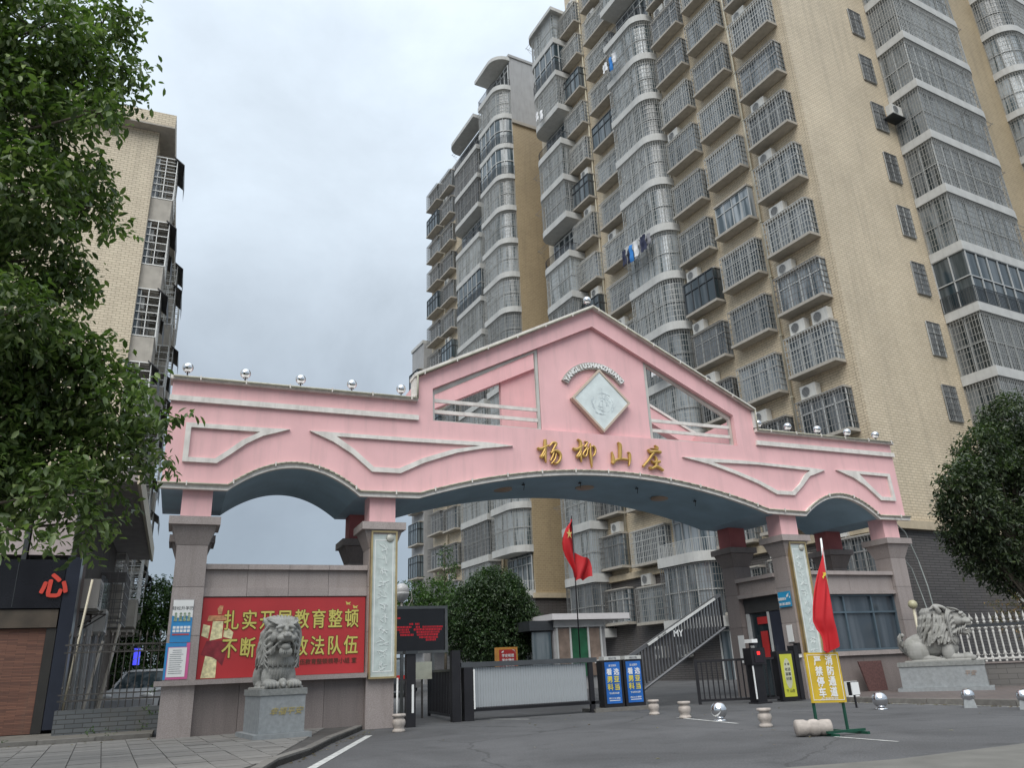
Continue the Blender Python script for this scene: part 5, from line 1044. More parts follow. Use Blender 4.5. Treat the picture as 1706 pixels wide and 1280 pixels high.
for (x, y, lab) in ((12.75, 10.35, 'steel ball bollard on a square block below the right stone lion pedestal'), (12.75, 9.33, 'steel ball bollard on a square block nearest the right edge of the picture')):
    t_ = thing('steel_ball_bollard', lab, 'bollard', (x, y, 0), R.uniform(0, 1), group='steel ball bollards'); part('block', MB().frustum((x - .10, y - .10, x + .10, y + .10), .0, (x - .075, y - .075, x + .075, y + .075), .13), M_ped, t_); s2 = link('sphere', bs, t_, (0, 0, .06)); s2.scale = (.82, .82, .82)
gl_ = thing('ground_spotlight', 'small tilted floodlight with white glass on the ground beside a steel ball', 'spotlight', (11.9, 12.0, 0)); part('housing', MB().box((11.82, 12.05, .22), (12.02, 12.13, .46)), M_blk, gl_); part('glass', MB().box((11.83, 12.03, .23), (12.01, 12.048, .45)), M_wht, gl_); part('stand', MB().bar((11.92, 12.09, 0), (11.92, 12.09, .22), .02, 6), M_blk, gl_)
# ================================================================ FOLDING BARRIERS
ba = thing('boom_barrier', 'closed horizontal boom gate with grey slatted panel and black frame', 'barrier', (5.5, 16.1, 0))
part('post', MB().box((5.50, 16.0, 0), (5.70, 16.2, 1.02)), M_blk, ba); part('tall_post', MB().box((5.24, 15.98, 0), (5.42, 16.14, 1.36)), M_blk, ba)
part('top_rail', MB().box((5.45, 16.02, 1.02), (8.60, 16.16, 1.12)), mat('grey_barrier_metal', (0.09, 0.095, 0.10), 0.4, 0.4), ba)
part('bottom_rail', MB().box((5.70, 16.04, .17), (8.62, 16.12, .23)), M_blk, ba)
part('end_leg', MB().box((8.40, 16.04, .03), (8.50, 16.12, 1.02)).box((8.38, 16.0, 0.0), (8.56, 16.16, .035)), M_blk, ba)
M_slat = mat('barrier_slat', (0.46, 0.48, 0.49), 0.4, 0.4, var=0.1, scale=1.2)
slm = MB().box((-.030, -.015, .25), (.030, .015, 1.01)).mesh('slat', M_slat)
for i in range(46): link('slat', slm, ba, (5.74 + i * .0572 - 5.5, 0, 0), (0, 0, .22))
q = MB()
for i in range(46): q.box((5.745 + i * .0572 - .01, 16.03, .205), (5.745 + i * .0572 + .01, 16.038, .25))
o = part('slat_clips', q, M_blk, ba); o['kind'] = 'stuff'
part('reflector', MB().box((5.70, 15.985, .22), (5.73, 15.998, .98)), M_wht, ba)
ba2 = thing('boom_barrier', 'raised slanting boom gate of grey pickets behind the blue advertising boxes', 'barrier', (10.0, 16.45, 0))
Ax, Az, Bx, Bz = 9.62, 1.08, 12.41, 2.48; Cz, Dz = .25, 1.70; MB2 = mat('grey_barrier_metal2', (0.13, 0.13, 0.135), 0.4, 0.4)
part('top_rail', MB().bar((Ax, 16.45, Az), (Bx, 16.45, Bz), .055, 4), MB2, ba2); part('bottom_rail', MB().bar((Ax + .1, 16.45, Cz), (Bx + .05, 16.45, Dz), .035, 6), MB2, ba2)
part('banner_strip', MB().bar((Ax + .55, 16.38, Az + .275), (Bx - .2, 16.38, Bz - .10), .035, 4), mat('strip_white', (0.6, 0.6, 0.58), 0.5), ba2)
tm = text_mb('禁止冲杆', .07, 0, 0, 0, .003, .001); th = math.atan2(Bz - Az, Bx - Ax); tm.v = [(Ax + .95 + x * math.cos(th) - z * math.sin(th), 16.335 + y, Az + .455 + x * math.sin(th) + z * math.cos(th)) for x, y, z in tm.v]; part('lettering', tm, M_blk, ba2)
n_ = 30
for i in range(n_ + 1):
    x = Ax + .12 + (Bx - Ax - .12) * i / n_; s = (x - Ax) / (Bx - Ax); zt = Az + (Bz - Az) * s; zb = Cz + (Dz - Cz) * s + .02
    part('picket', MB().box((x - .016, 16.42, zb), (x + .016, 16.48, zt - .03)), MB2 if i < n_ else M_blk, ba2)
part('letter', text_mb('MY', .22, 11.05, 1.52, 16.405, .006, .003, sx=.9), M_wht, ba2)
part('pivot_post', MB().box((9.55, 16.36, 0), (9.85, 16.6, 1.1)), M_blk, ba2)
# small gate fence on the left of the barrier
def picket_panel(name, label, a, b, h, m, dv=.115, grp=None, z0=.06):
    a = Vector(a); b = Vector(b); d = b - a; L = d.length; t_ = thing(name, label, 'fence', (a.x, a.y, gz(a.y)), math.atan2(d.y, d.x), off=(0, 0, 0), group=grp)
    part('rail', MB().box((0, -.02, h - .05), (L, .02, h)), m, t_); part('rail', MB().box((0, -.02, z0), (L, .02, z0 + .05)), m, t_)
    pm = MB().box((-.014, -.014, z0 + .05), (.014, .014, h - .05)).mesh('picket', m)
    for i in range(1, int(L / dv)): link('picket', pm, t_, (i * L / int(L / dv), 0, 0))
    part('post', MB().box((-.04, -.03, 0), (.03, .03, h + .02)), m, t_); part('post', MB().box((L - .03, -.03, 0), (L + .04, .03, h + .02)), m, t_); return t_
picket_panel('picket_gate', 'short black picket gate left of the grey boom panel', (5.50, 18.5), (5.34, 16.3), .98, M_blk, .14)
picket_panel('picket_gate', 'black picket gate between the raised boom and the black camera post', (11.38, 16.3), (12.42, 15.75), .97, M_blk, .11)
picket_panel('picket_gate', 'short black picket gate between the camera post and the yellow advertising box', (12.55, 15.62), (12.95, 15.35), .97, M_blk, .10)
# advertising boxes
M_adb = mat('advert_blue', (0.02, 0.13, 0.45), 0.35, var=0.35, scale=3, emit=0.0)
M_ady = mat('advert_yellow', (0.72, 0.60, 0.06), 0.5)
for xc, lab, cx2 in ((9.04, 'black advertising box with blue poster, the left one of the pair beside the boom panel', 0), (9.58, 'black advertising box with blue poster, the right one of the pair beside the raised boom', 0)):
    t_ = thing('advertising_box', lab, 'advertising box', (xc, 16.25, .05)); Yf = 16.15
    part('case', MB().box((xc - .25, Yf, .08), (xc + .25, Yf + .26, 1.05)), M_blk, t_); part('foot', MB().box((xc - .24, Yf - .01, .02), (xc + .24, Yf + .2, .079)), M_dframe, t_)
    part('header', MB().box((xc - .21, Yf - .03, 1.053), (xc + .21, Yf + .2, 1.13)), mat('header_grey', (0.5, 0.5, 0.48), 0.5, var=.1), t_)
    part('poster', MB().box((xc - .19, Yf - .012, .15), (xc + .19, Yf - .001, 1.01)), M_adb, t_)
    part('header_lettering', text_mb('便民灯箱', .05, xc, 1.07, Yf - .033, .003, .001), mat('print_grey', (0.25, 0.25, 0.27), 0.6), t_)
    part('lettering', text_mb('亚当男科', .05, xc, .915, Yf - .014, .003, .001), M_wht, t_)
    for ch, x, z, m_ in (('看', -.09, .75, M_wht), ('选', .09, .75, M_wht), ('男', -.085, .595, M_ady), ('亚', .085, .595, M_ady), ('科', -.085, .435, M_ady), ('当', .085, .435, M_ady)): part('character', text_mb(ch, .145, xc + x, z, Yf - .014, .003, .003), m_, t_)
    part('lettering', text_mb('专业男科品牌', .042, xc, .345, Yf - .014, .003, .001), M_wht, t_); part('number', text_mb('8812110 8888', .048, xc, .24, Yf - .014, .003, .001), M_wht, t_); part('underline', MB().box((xc - .13, Yf - .015, .205), (xc + .14, Yf - .012, .217)), M_wht, t_)
g = MB().box((8.45, 15.95, -.02), (9.95, 16.6, .07)); struct('traffic_island', g, M_kerb)
t_ = thing('advertising_box', 'black advertising box with yellow-green poster beside the gatehouse door', 'advertising box', (13.15, 15.3, 0), math.radians(-6), off=(13.15, 15.3, 0)); Yf = 15.2
part('case', MB().box((12.90, Yf, .02), (13.36, Yf + .24, 1.09)), M_blk, t_); part('side_post', MB().box((13.363, Yf - .03, .02), (13.47, Yf + .22, 1.2)), M_blk, t_); part('poster', MB().box((12.96, Yf - .012, .10), (13.28, Yf - .001, 1.02)), mat('poster_lime', (0.50, 0.50, 0.05), 0.45, var=.08), t_)
q = MB(); pts = [(13.12 + .10 * math.cos(a) * (1), .60 + .33 * math.sin(a)) for a in [2 * PI * i / 20 for i in range(20)]]; q.poly([[(max(13.03, min(13.21, x)), z) for x, z in pts]], Yf - .015, Yf - .012); part('printed_label', q, mat('label_cream', (0.5, 0.5, 0.36), 0.5), t_)
for s_, z, sz in (('永 城', .78, .06), ('老酒', .66, .075), ('窖藏', .56, .075), ('好酒', .46, .07), ('下 山庄', .20, .07)): part('lettering', text_mb(s_, sz, 13.12, z, Yf - .017, .002, .001), M_dark, t_)
# camera post
t_ = thing('camera_post', 'black gate control post with white surveillance camera and red display', 'camera post', (12.25, 15.2, 0))
part('column', MB().box((12.12, 15.15, .03), (12.38, 15.35, .82)), M_blk, t_); part('head', MB().box((12.06, 15.1, .82), (12.46, 15.38, 1.18)), M_blk, t_); part('screen', MB().box((12.14, 15.085, .86), (12.38, 15.099, 1.12)), mat('dark_screen', (0.02, 0.015, 0.02), 0.15), t_)
part('display_light', MB().box((12.22, 15.08, 1.03), (12.30, 15.084, 1.10)), mat('red_led', (0.8, 0.02, 0.02), 0.5, emit=1.0), t_); part('foot', MB().box((12.05, 15.08, 0), (12.45, 15.4, .03)), M_blk, t_)
cm = part('camera', MB().box((12.10, 15.06, 1.29), (12.26, 15.32, 1.37)), M_wht, t_); part('lens', MB().box((12.12, 15.05, 1.23), (12.24, 15.2, 1.289)), M_blk, cm); part('camera_arm', MB().bar((12.18, 15.25, 1.18), (12.18, 15.25, 1.23), .015, 6), M_blk, t_); part('reflector', MB().box((12.08, 15.13, .1), (12.11, 15.149, .8)), M_wht, t_)
t_ = thing('control_post', 'slim dark gate post at the lane beside the left marble name board', 'gate post', (4.1, 16.0, 0)); part('column', MB().box((4.12, 15.35, .0), (4.30, 15.5, 1.30)), M_blk, t_); part('cap', MB().box((4.09, 15.32, 1.303), (4.33, 15.53, 1.36)), M_dframe, t_); part('reflector', MB().box((4.22, 15.335, .25), (4.26, 15.349, .75)), M_wht, t_)
t_ = thing('white_pipe', 'thin white pipe running down the pillar below the marble name board', 'pipe', (4.0, 15.6, 0)); part('tube', MB().bar((4.01, 15.62, 0), (4.01, 15.62, .88), .02, 8), M_wht, t_, True)
# LED screen
t_ = thing('led_screen', 'black LED display board with red text and grey frame behind the left marble pillar', 'display screen', (5.4, 19, 0)); Y = 19.0
F_ = [(4.55, 1.40), (6.13, 1.40), (6.13, 2.50), (4.55, 2.50)]; Fi = [(4.61, 1.46), (6.06, 1.46), (6.06, 2.43), (4.61, 2.43)]
part('frame', MB().poly([F_, Fi], Y, Y + .16), mat('led_frame', (0.22, 0.22, 0.21), 0.4, 0.5), t_); part('screen', MB().box((4.61, Y + .03, 1.46), (6.06, Y + .15, 2.43)), mat('led_black', (0.03, 0.028, 0.032), 0.3), t_)
q = MB()
rows = ((2.20, 4.84, 4.93), (2.06, 5.17, 5.24), (2.06, 5.32, 5.40), (1.99, 4.85, 5.22), (1.99, 5.33, 5.41), (1.99, 5.50, 5.98), (1.93, 4.85, 5.15), (1.93, 5.28, 5.98), (1.87, 4.93, 5.18), (1.87, 5.35, 5.90), (1.81, 4.95, 5.27), (1.81, 5.36, 5.88), (1.75, 5.42, 5.88), (1.69, 5.58, 5.82))
for z, xa_, xb_ in rows:
    x = xa_
    while x < xb_:
        wv = R.uniform(.018, .04)
        for dz in (0, .024): q.box((x, Y + .024, z + dz), (x + wv * .7, Y + .029, z + dz + .013))
        x += wv * .7 + .016
o = part('lit_text', q, mat('led_red', (0.62, 0.015, 0.03), 0.5, emit=0.5), t_); o['kind'] = 'stuff'
for x in (5.0, 5.76): part('leg', MB().box((x - .035, Y + .04, 0), (x + .035, Y + .12, 1.40)), MATS['led_frame'], t_)
t_ = thing('street_lamp', 'silver globe lamp on a pole with curved arms above the LED screen', 'street lamp', (5.75, 22, .1)); 
part('pole', MB().bar((5.75, 22, .1), (5.75, 22, 2.85), .035, 8), M_alu, t_, True); part('globe', MB().sphere((5.75, 22, 3.16), .21), mat('globe_white', (0.55, 0.55, 0.54), 0.25), t_, True); part('cup', MB().lathe([(.05, 2.85), (.14, 2.93), (.21, 3.06), (.215, 3.12), (.001, 3.12)], 20, (5.75, 22, 0)), M_frame, t_, True)
for s in (-1, 1): part('curved_arm', MB().tube([(5.75 + s * .04, 22, 2.6), (5.75 + s * .2, 22, 2.75), (5.75 + s * .3, 22, 2.95), (5.75 + s * .27, 22, 3.15)], .012, 5), M_alu, t_)
t_ = thing('paper_board', 'tilted white notice board standing under the LED screen', 'board', (5.2, 18, .8)); q = MB().box((4.97, 18.0, .82), (5.42, 18.03, 1.19)); part('sheet', q, mat('cream_board', (0.60, 0.60, 0.48), 0.6, var=.12, scale=6), t_); part('leg', MB().box((5.18, 18.03, 0.0), (5.22, 18.06, 1.1)), M_iron, t_)
# red party board and guard booth
t_ = thing('information_board', 'red board with white slogans in an orange frame above the grey boom panel', 'board', (9.7, 24, .1)); Y = 24
part('case', MB().box((9.36, Y, .2), (10.06, Y + .22, 1.62)), mat('orange_frame', (0.55, 0.25, 0.05), 0.5), t_); part('panel', MB().box((9.43, Y - .01, .3), (10.0, Y - .001, 1.55)), mat('board_red', (0.40, 0.03, 0.03), 0.5), t_)
for s_, z in (('学史明理', 1.33), ('学史增信', 1.19), ('学史崇德', 1.05), ('学史力行', .91)): part('slogan', text_mb(s_, .105, 9.72, z, Y - .013, .003, .002), M_wht, t_)
parts('printed_ribbon', MB().poly([[(9.50, 1.455), (9.58, 1.47), (9.58, 1.52), (9.53, 1.50)], ], Y - .014, Y - .011).poly([[(9.85, 1.55), (9.97, 1.50), (9.99, 1.42), (9.95, 1.53)]], Y - .014, Y - .011), M_wht, t_)
t_ = thing('guard_booth', 'small grey guard booth with white flat roof and green curtain behind the boom panel', 'booth', (15.5, 29, .125)); Y = 29.0
s_ = 29 / 30
def bx2(x0, x1, z0, z1, y0=Y, y1=Y + 2.2): return MB().box((x0, y0, z0), (x1, y1, z1))
part('wall', bx2(13.78, 16.1, .1, 2.62, Y + .12), mat('booth_grey', (0.30, 0.30, 0.30), 0.5), t_)
part('roof', bx2(13.55, 17.05, 2.72, 2.95, Y - .35, Y + 2.4), mat('booth_roof', (0.62, 0.60, 0.60), 0.5, var=.05), t_); part('fascia', bx2(13.78, 16.0, 2.45, 2.70, Y - .02, Y + 2.2), M_frame, t_)
part('side_roof', bx2(12.75, 13.80, 2.35, 2.72, Y + .1, Y + 2.4), M_dframe, t_)
for x0, x1, m_ in ((13.95, 14.45, mat('brown_curtain', (0.20, 0.15, 0.12), 0.7, var=.3, scale=3)), (14.50, 15.25, mat('green_curtain', (0.01, 0.09, 0.04), 0.7, var=.3, scale=3)), (15.3, 15.8, MATS['brown_curtain'] if 'brown_curtain' in MATS else M_glass)):
    w__ = part('window', bx2(x0, x1, .6, 2.40, Y + .05, Y + .118), m_, t_)
for x in (13.86, 14.44, 15.24, 15.82): part('frame_post', bx2(x, x + .07, .1, 2.44, Y, Y + .12), M_frame, t_)
part('window_box', bx2(15.5, 16.2, 1.05, 1.18, Y - .35, Y + .1), M_wht, t_); part('door', bx2(12.9, 13.7, .1, 2.3, Y + .2, Y + .3), M_glass2, t_)
# cars
def car(label, x, y, z, rz, col, s=1.0):
    t_ = thing('parked_car', label, 'car', (x, y, z), rz, off=(0, 0, 0), group='parked cars'); pf = mat('car_paint_' + str(col), col, .25, .3, var=.03)
    low = [(-2.1, .25), (2.1, .25), (2.15, .55), (2.0, .78), (1.2, .88), (-1.9, .92), (-2.15, .80), (-2.18, .5)]
    q = MB(); q.poly([low], -.82, .82); part('body', q, pf, t_)
    cab = [(-1.75, .90), (1.15, .87), (.45, 1.38), (-.1, 1.44), (-1.1, 1.40)]
    q = MB(); tri = cab; n_ = len(tri); vs = [(a, -.78 + max(0, b_ - .9) * .35, b_) for a, b_ in tri] + [(a, .78 - max(0, b_ - .9) * .35, b_) for a, b_ in tri]
    q.add(vs, [tuple(range(n_)), tuple(range(n_, 2 * n_))[::-1]] + [(i, (i + 1) % n_, n_ + (i + 1) % n_, n_ + i) for i in range(n_)]); part('glasshouse', q, M_glass2, t_)
    rf = [(-1.12, 1.41), (-.1, 1.455), (.42, 1.40), (.40, 1.43), (-.1, 1.48), (-1.12, 1.44)]; part('roof', MB().poly([rf], -.60, .60), pf, t_)
    for a, b_ in (((1.15, .87), (.45, 1.39)), ((-1.75, .9), (-1.1, 1.41)), ((-.3, .9), (-.3, 1.42))):
        for sgn in (-1, 1): part('pillar', MB().bar((a[0], sgn * .785, a[1]), (b_[0], sgn * .62, b_[1]), .04, 4), pf, t_)
    for wx in (-1.35, 1.3):
        for sy in (-1, 1):
            wv = part('wheel', MB().lathe([(.001, -.1), (.2, -.1), (.31, -.08), (.32, 0), (.31, .08), (.001, .1)], 20, (wx, sy * .76, .32), 'y'), M_blk, t_, True); part('rim', MB().lathe([(.001, 0), (.19, 0), (.19, .01), (.001, .012)], 14, (wx, sy * .87, .32), 'y'), M_chrome, wv)
    for sy in (-.6, .6): part('headlight', MB().ell((2.08, sy, .66), (.06, .18, .08)), M_wht, t_, True); part('tail_light', MB().box((-2.19, sy - .15, .66), (-2.12, sy + .15, .80)), mat('tail_red', (.4, .02, .02), .3), t_)
    return t_
car('white car parked in the alley beyond the iron fence', -.75, 31.0, 0.0, math.radians(-105), (.78, .79, .80))
car('dark parked car with pale roof reflection beneath the LED screen', 8.2, 33, .12, math.radians(70), (.05, .055, .06))
car('silver parked car between the round dark tree and the guard booth', 13.9, 33.5, .12, math.radians(70), (.35, .37, .38))
car('light grey parked car under the trees left of the round tree', 9.2, 38, .12, math.radians(100), (.3, .3, .3))
# flag by the booth
def cloth(fn, nu=24, nv=16):
    vs = [fn(i / nu, j / nv) for j in range(nv + 1) for i in range(nu + 1)]; fs = [(j * (nu + 1) + i, j * (nu + 1) + i + 1, (j + 1) * (nu + 1) + i + 1, (j + 1) * (nu + 1) + i) for j in range(nv) for i in range(nu)]
    m_ = MB(); m_.add(vs, fs); return m_
t_ = thing('flag', 'red flag with a yellow star drooping on a thin dark pole beyond the gateway', 'flag', (12.3, 24, .125)); YF = 24.0
part('pole', MB().bar((12.27, YF, .12), (12.31, YF, 5.9), .022, 8), M_blk, t_, True)
def f1(u, v):   # upper drooping part to the left of the pole
    z = 5.82 - v * 1.95; wv = [0.02, .22, .33, .40, .40, .34, .22, .08][min(7, int(v * 7.99))]; wn_ = [0.02, .22, .33, .40, .40, .34, .22, .08, .04][min(8, int(v * 7.99) + 1)]; w_ = wv + (wn_ - wv) * (v * 7.99 % 1)
    return (12.30 - u * w_ - .0 * v, YF - .02 + .07 * math.sin(u * 7 + v * 4), z - u * .12)
def f2(u, v):
    return (12.31 + u * .62 + .03 * math.sin(v * 5), YF - .02 + .10 * math.sin(u * 8 + v * 3), 4.62 - u * (.22) - v * (.95 - .35 * u) + .04 * math.sin(u * 9))
part('cloth', cloth(f1), M_red, t_, True); part('cloth', cloth(f2), M_red, t_, True)
st = [(12.13 + (.15 if i % 2 == 0 else .055) * math.sin(PI * i / 5) * .8, 5.25 + (.19 if i % 2 == 0 else .06) * math.cos(PI * i / 5)) for i in range(10)]
part('star', MB().poly([st], YF - .11, YF - .10), mat('flag_yellow', (0.62, 0.48, 0.16), 0.7), t_)
# leaning flag and yellow sign in front
t_ = thing('warning_sign', 'yellow no-parking fire lane sign on green legs with white characters', 'sign', (7.85, 8.4, 0)); YS = 8.4
lean = lambda x, z: (x, YS, z)
part('board', MB().poly([[(7.555, .38), (8.125, .36), (8.12, .975), (7.555, .985)]], YS - .01, YS + .01), mat('sign_ochre', (0.62, 0.42, 0.03), 0.45, var=.12, scale=4), t_)
Bo = [(7.585, .41), (8.095, .39), (8.09, .95), (7.585, .96)]; Bi = [(7.592, .417), (8.088, .397), (8.083, .943), (7.592, .953)]; part('border_line', MB().poly([Bo, Bi], YS - .013, YS - .0105), M_wht, t_)
for i, ch in enumerate('严禁停车'): part('character', text_mb(ch, .125, 7.745, .835 - i * .128, YS - .0125, .002, .004), M_wht, t_)
for i, ch in enumerate('消防通道'): part('character', text_mb(ch, .125, 7.935, .835 - i * .128, YS - .0125, .002, .004), M_wht, t_)
part('small_lettering', text_mb('西江路派出所宣传', .035, 7.85, .405, YS - .0125, .002, .0005), M_wht, t_)
M_green = mat('green_steel', (0.015, 0.08, 0.05), 0.4, 0.2)
for x in (7.60, 8.09): part('leg', MB().box((x - .014, YS + .012, .03), (x + .014, YS + .04, .97)), M_green, t_); part('foot', MB().box((x - .02, YS - .32, 0), (x + .02, YS + .28, .03)), M_green, t_)
part('cross_bar', MB().box((7.54, YS - .22, .031), (8.15, YS - .18, .06)), M_green, t_)
t_ = thing('flag', 'large red flag hanging from a leaning bamboo pole above the yellow sign', 'flag', (8.0, 8.45, 0)); 
M_bam = mat('bamboo', (0.40, 0.30, 0.16), 0.5, var=.2, scale=20)
P0, P1 = Vector((8.075, 8.46, .35)), Vector((8.115, 8.36, 1.93)); P2_ = Vector((8.12, 8.33, 2.47))
part('pole', MB().bar(P0, P1, .018, 8), M_bam, t_, True); part('sleeve', MB().bar(P1, P2_, .022, 8, .012), M_wht, t_, True)
prof_ = [(0, .0), (.08, .055), (.2, .13), (.4, .24), (.6, .345), (.72, .40), (.80, .375), (.86, .32), (.92, .315), (1.0, .33)]
def wd2(v):
    for (a, x), (b_, y) in zip(prof_[:-1], prof_[1:]):
        if v <= b_: return x + (y - x) * (v - a) / (b_ - a)
    return prof_[-1][1]
def f3(u, v):
    z = 2.36 - 1.30 * v; px = 8.118 - .004 * v; right = px if v < .42 else px - .05 * min(1, (v - .42) * 3) ; w_ = wd2(v) - (0 if v < .42 else .05 * min(1, (v - .42) * 3))
    bot = -.06 * max(0, v - .85) / .15 * math.sin(u * 3.0) ; return (right - u * w_, 8.32 + .05 * math.sin(u * 6 + v * 5) * min(1, v * 4) + .018 * math.sin(u * 17 + v * 3) * min(1, v * 4), z + bot - u * .05)
part('cloth', cloth(f3, 40, 40), M_red, t_, True)
part('emblem', MB().poly([[(7.965, 2.0), (7.99, 1.985), (8.01, 2.0), (8.02, 1.975), (8.0, 1.95), (7.975, 1.94), (7.96, 1.91), (7.945, 1.93), (7.975, 1.97)]], 8.245, 8.25), mat('flag_gold', (0.75, 0.55, 0.06), 0.6), t_)
nb_ = MB().box((11.0, 14.6, 0), (11.35, 14.9, .28)); 
t_ = thing('number_stone', 'small white stone slab with painted characters at the kerb right of the yellow sign', 'stone', (13.6, 13.9, .09)); part('slab', MB().box((13.5, 13.85, .09), (13.8, 13.93, .40)), M_wht, t_); part('character', text_mb('消防', .14, 13.65, .2, 13.845, .003, .004), M_blk, t_)
t_ = thing('leaning_board', 'dark reddish board leaning on the gatehouse base beside the right lion pedestal', 'board', (16.3, 15.5, .08)); part('panel', MB().poly([[(15.75, .09), (16.35, .09), (16.30, .78), (15.55, .78)]], 15.45, 15.49), mat('maroon_board', (0.12, 0.06, 0.055), 0.6, var=.3, scale=20), t_)
# ================================================================ STONE LIONS
def lock(mb, pts, r0, r1, n=7):
    P_ = smooth_line([tuple(p) + (0,) if len(p) == 2 else p for p in pts], 3); m_ = len(P_) - 1
    for i in range(m_):
        s0, s1 = i / m_, (i + 1) / m_; f = lambda s: r0 + (r1 - r0) * s if s > .25 else (r0 * (.55 + 1.8 * s) if s < .25 else r0)
        mb.bar(P_[i], P_[i + 1], f(s0), n, f(s1)); mb.ell(P_[i + 1], (f(s1),) * 3, None, 7, 5)
def lion_mesh(mouth_open):
    """front faces -y, origin on the pedestal top"""
    m = MB(); E = Vector; from mathutils import Euler
    rot = lambda x=0, y=0, z=0: Euler((x, y, z))
    # body, haunches, back
    m.ell((0, .25, .36), (.27, .48, .30)); m.ell((0, .05, .50), (.30, .32, .36)); m.ell((0, .50, .32), (.28, .25, .26))
    for s in (-1, 1):
        m.ell((s * .25, .42, .22), (.13, .25, .23)); m.ell((s * .27, .22, .07), (.09, .22, .07)); m.ell((s * .28, .03, .05), (.085, .11, .055))
        m.ell((s * .23, -.22, .20), (.115, .14, .22)); m.ell((s * .22, -.42, .075), (.13, .26, .085)); m.ell((s * .22, -.60, .075), (.145, .14, .085))
        for k in range(4): m.ell((s * .22 + (k - 1.5) * .068, -.70, .06), (.036, .075, .06))
        for k in range(3): m.ell((s * .28 + (k - 1) * .05, -.07, .04), (.03, .06, .04))
    m.box((-.40, -.66, -.02), (.40, .74, .035))
    # scroll / cub between the paws
    m.ell((0, -.60, .09), (.09, .10, .09)); m.ell((0, -.68, .06), (.05, .06, .05))
    # chest
    m.ell((0, -.20, .34), (.28, .22, .28))
    for k in range(11):
        x = (k - 5) * .052; lock(m, [(x * .8, -.36 + abs(x) * .3, .46), (x, -.43 + abs(x) * .4, .30), (x * 1.05, -.38 + abs(x) * .4, .16)], .032, .02, 6)
    # tail
    lock(m, [(.05, .66, .15), (.12, .80, .35), (.02, .78, .55), (-.1, .70, .62)], .06, .05)
    for k in range(4): lock(m, [(.02 * k, .72, .35 + .03 * k), (-.12 - .02 * k, .80, .42 + .04 * k), (-.2, .74, .50 + .05 * k)], .04, .02)
    # mane mass and head
    m.ell((0, -.02, .74), (.33, .29, .38)); m.ell((0, -.20, .86), (.27, .28, .27))
    # face, pushed forward of the mane
    FS, FC, FO = 1.16, (0, -.36, .90), -.11
    def fp(c): return (c[0] * FS, FC[1] + (c[1] - FC[1]) * FS + FO, FC[2] + (c[2] - FC[2]) * FS)
    def fe(c, rad, rt_=None): m.ell(fp(c), tuple(a * FS for a in rad), rt_)
    def fl_(pts, a, b_): lock(m, [fp(p) for p in pts], a, b_, 6)
    fe((0, -.36, .94), (.19, .20, .17)); fe((0, -.51, .885), (.14, .17, .085)); fe((0, -.66, .915), (.075, .05, .045))
    dj = -.085 if mouth_open else -.015
    fe((0, -.46, .75 + dj), (.11, .15, .045), rot(.25 if mouth_open else 0)); fe((0, -.40, .80), (.12, .08, .10)); fe((0, -.575, .755 + dj), (.085, .06, .05))
    fe((0, -.50, 1.015), (.05, .12, .05), rot(.35))
    for s in (-1, 1):
        fe((s * .10, -.52, 1.04), (.085, .05, .032), rot(0, s * .22, s * .25)); fe((s * .105, -.535, .985), (.036, .03, .028)); fe((s * .175, -.42, .89), (.06, .10, .08)); fe((s * .085, -.60, .865), (.075, .07, .05)); fe((s * .042, -.695, .90), (.028, .022, .022))
        fe((s * .11, -.60, .815), (.02, .05, .025))
        if mouth_open: fe((s * .07, -.63, .815), (.018, .018, .04)); fe((s * .07, -.60, .71), (.016, .016, .035))
        lock(m, [(s * .22, -.22, 1.08), (s * .31, -.18, 1.18), (s * .34, -.12, 1.25)], .08, .02)
        for k in range(5): fl_([(s * (.12 + .012 * k), -.56 + .05 * k, .80 - .015 * k), (s * (.17 + .01 * k), -.53 + .05 * k, .75 - .02 * k), (s * (.17 + .01 * k), -.50 + .05 * k, .66 - .02 * k)], .022, .010)
        for k in range(4): fl_([(s * (.06 + .03 * k), -.50, 1.06 + .008 * k), (s * (.10 + .04 * k), -.42, 1.13), (s * (.13 + .045 * k), -.30, 1.16)], .026, .012)
    for k in range(7): x = (k - 3) * .03; fl_([(x, -.57, .73 + dj), (x * 1.15, -.59, .665 + dj), (x * .8, -.54, .60 + dj)], .020, .010)
    # crown tufts
    for k in range(11):
        a = (k - 5) * .25; lock(m, [(math.sin(a) * .14, -.40, 1.10), (math.sin(a) * .24, -.30, 1.20 + .03 * math.cos(a)), (math.sin(a) * .33, -.14, 1.20 + .09 * math.cos(a)), (math.sin(a) * .36, -.02, 1.15 + .06 * math.cos(a))], .040, .014)
    # mane: long locks sweep out from round the face
    for s in (-1, 1):
        for k in range(10):
            t_ = k / 9; z0 = 1.12 - .42 * t_; rx = .13 + .08 * math.sin(min(1, t_ * 1.5) * PI * .5) - .08 * max(0, t_ - .6); al = k % 2; y0 = -.46 - .03 * al
            xo = .33 - .06 * t_ + .045 * al
            lock(m, [(s * rx, y0, z0), (s * (rx + (xo - rx) * .6), y0 + .05, z0 + .05 - .12 * t_), (s * xo, y0 + .12, z0 - .10), (s * (xo + .01), y0 + .13, z0 - .22 - .04 * al), (s * (xo - .05), y0 + .08, z0 - .30 - .05 * al)], .037, .014, 6)
    rr2 = random.Random(4)
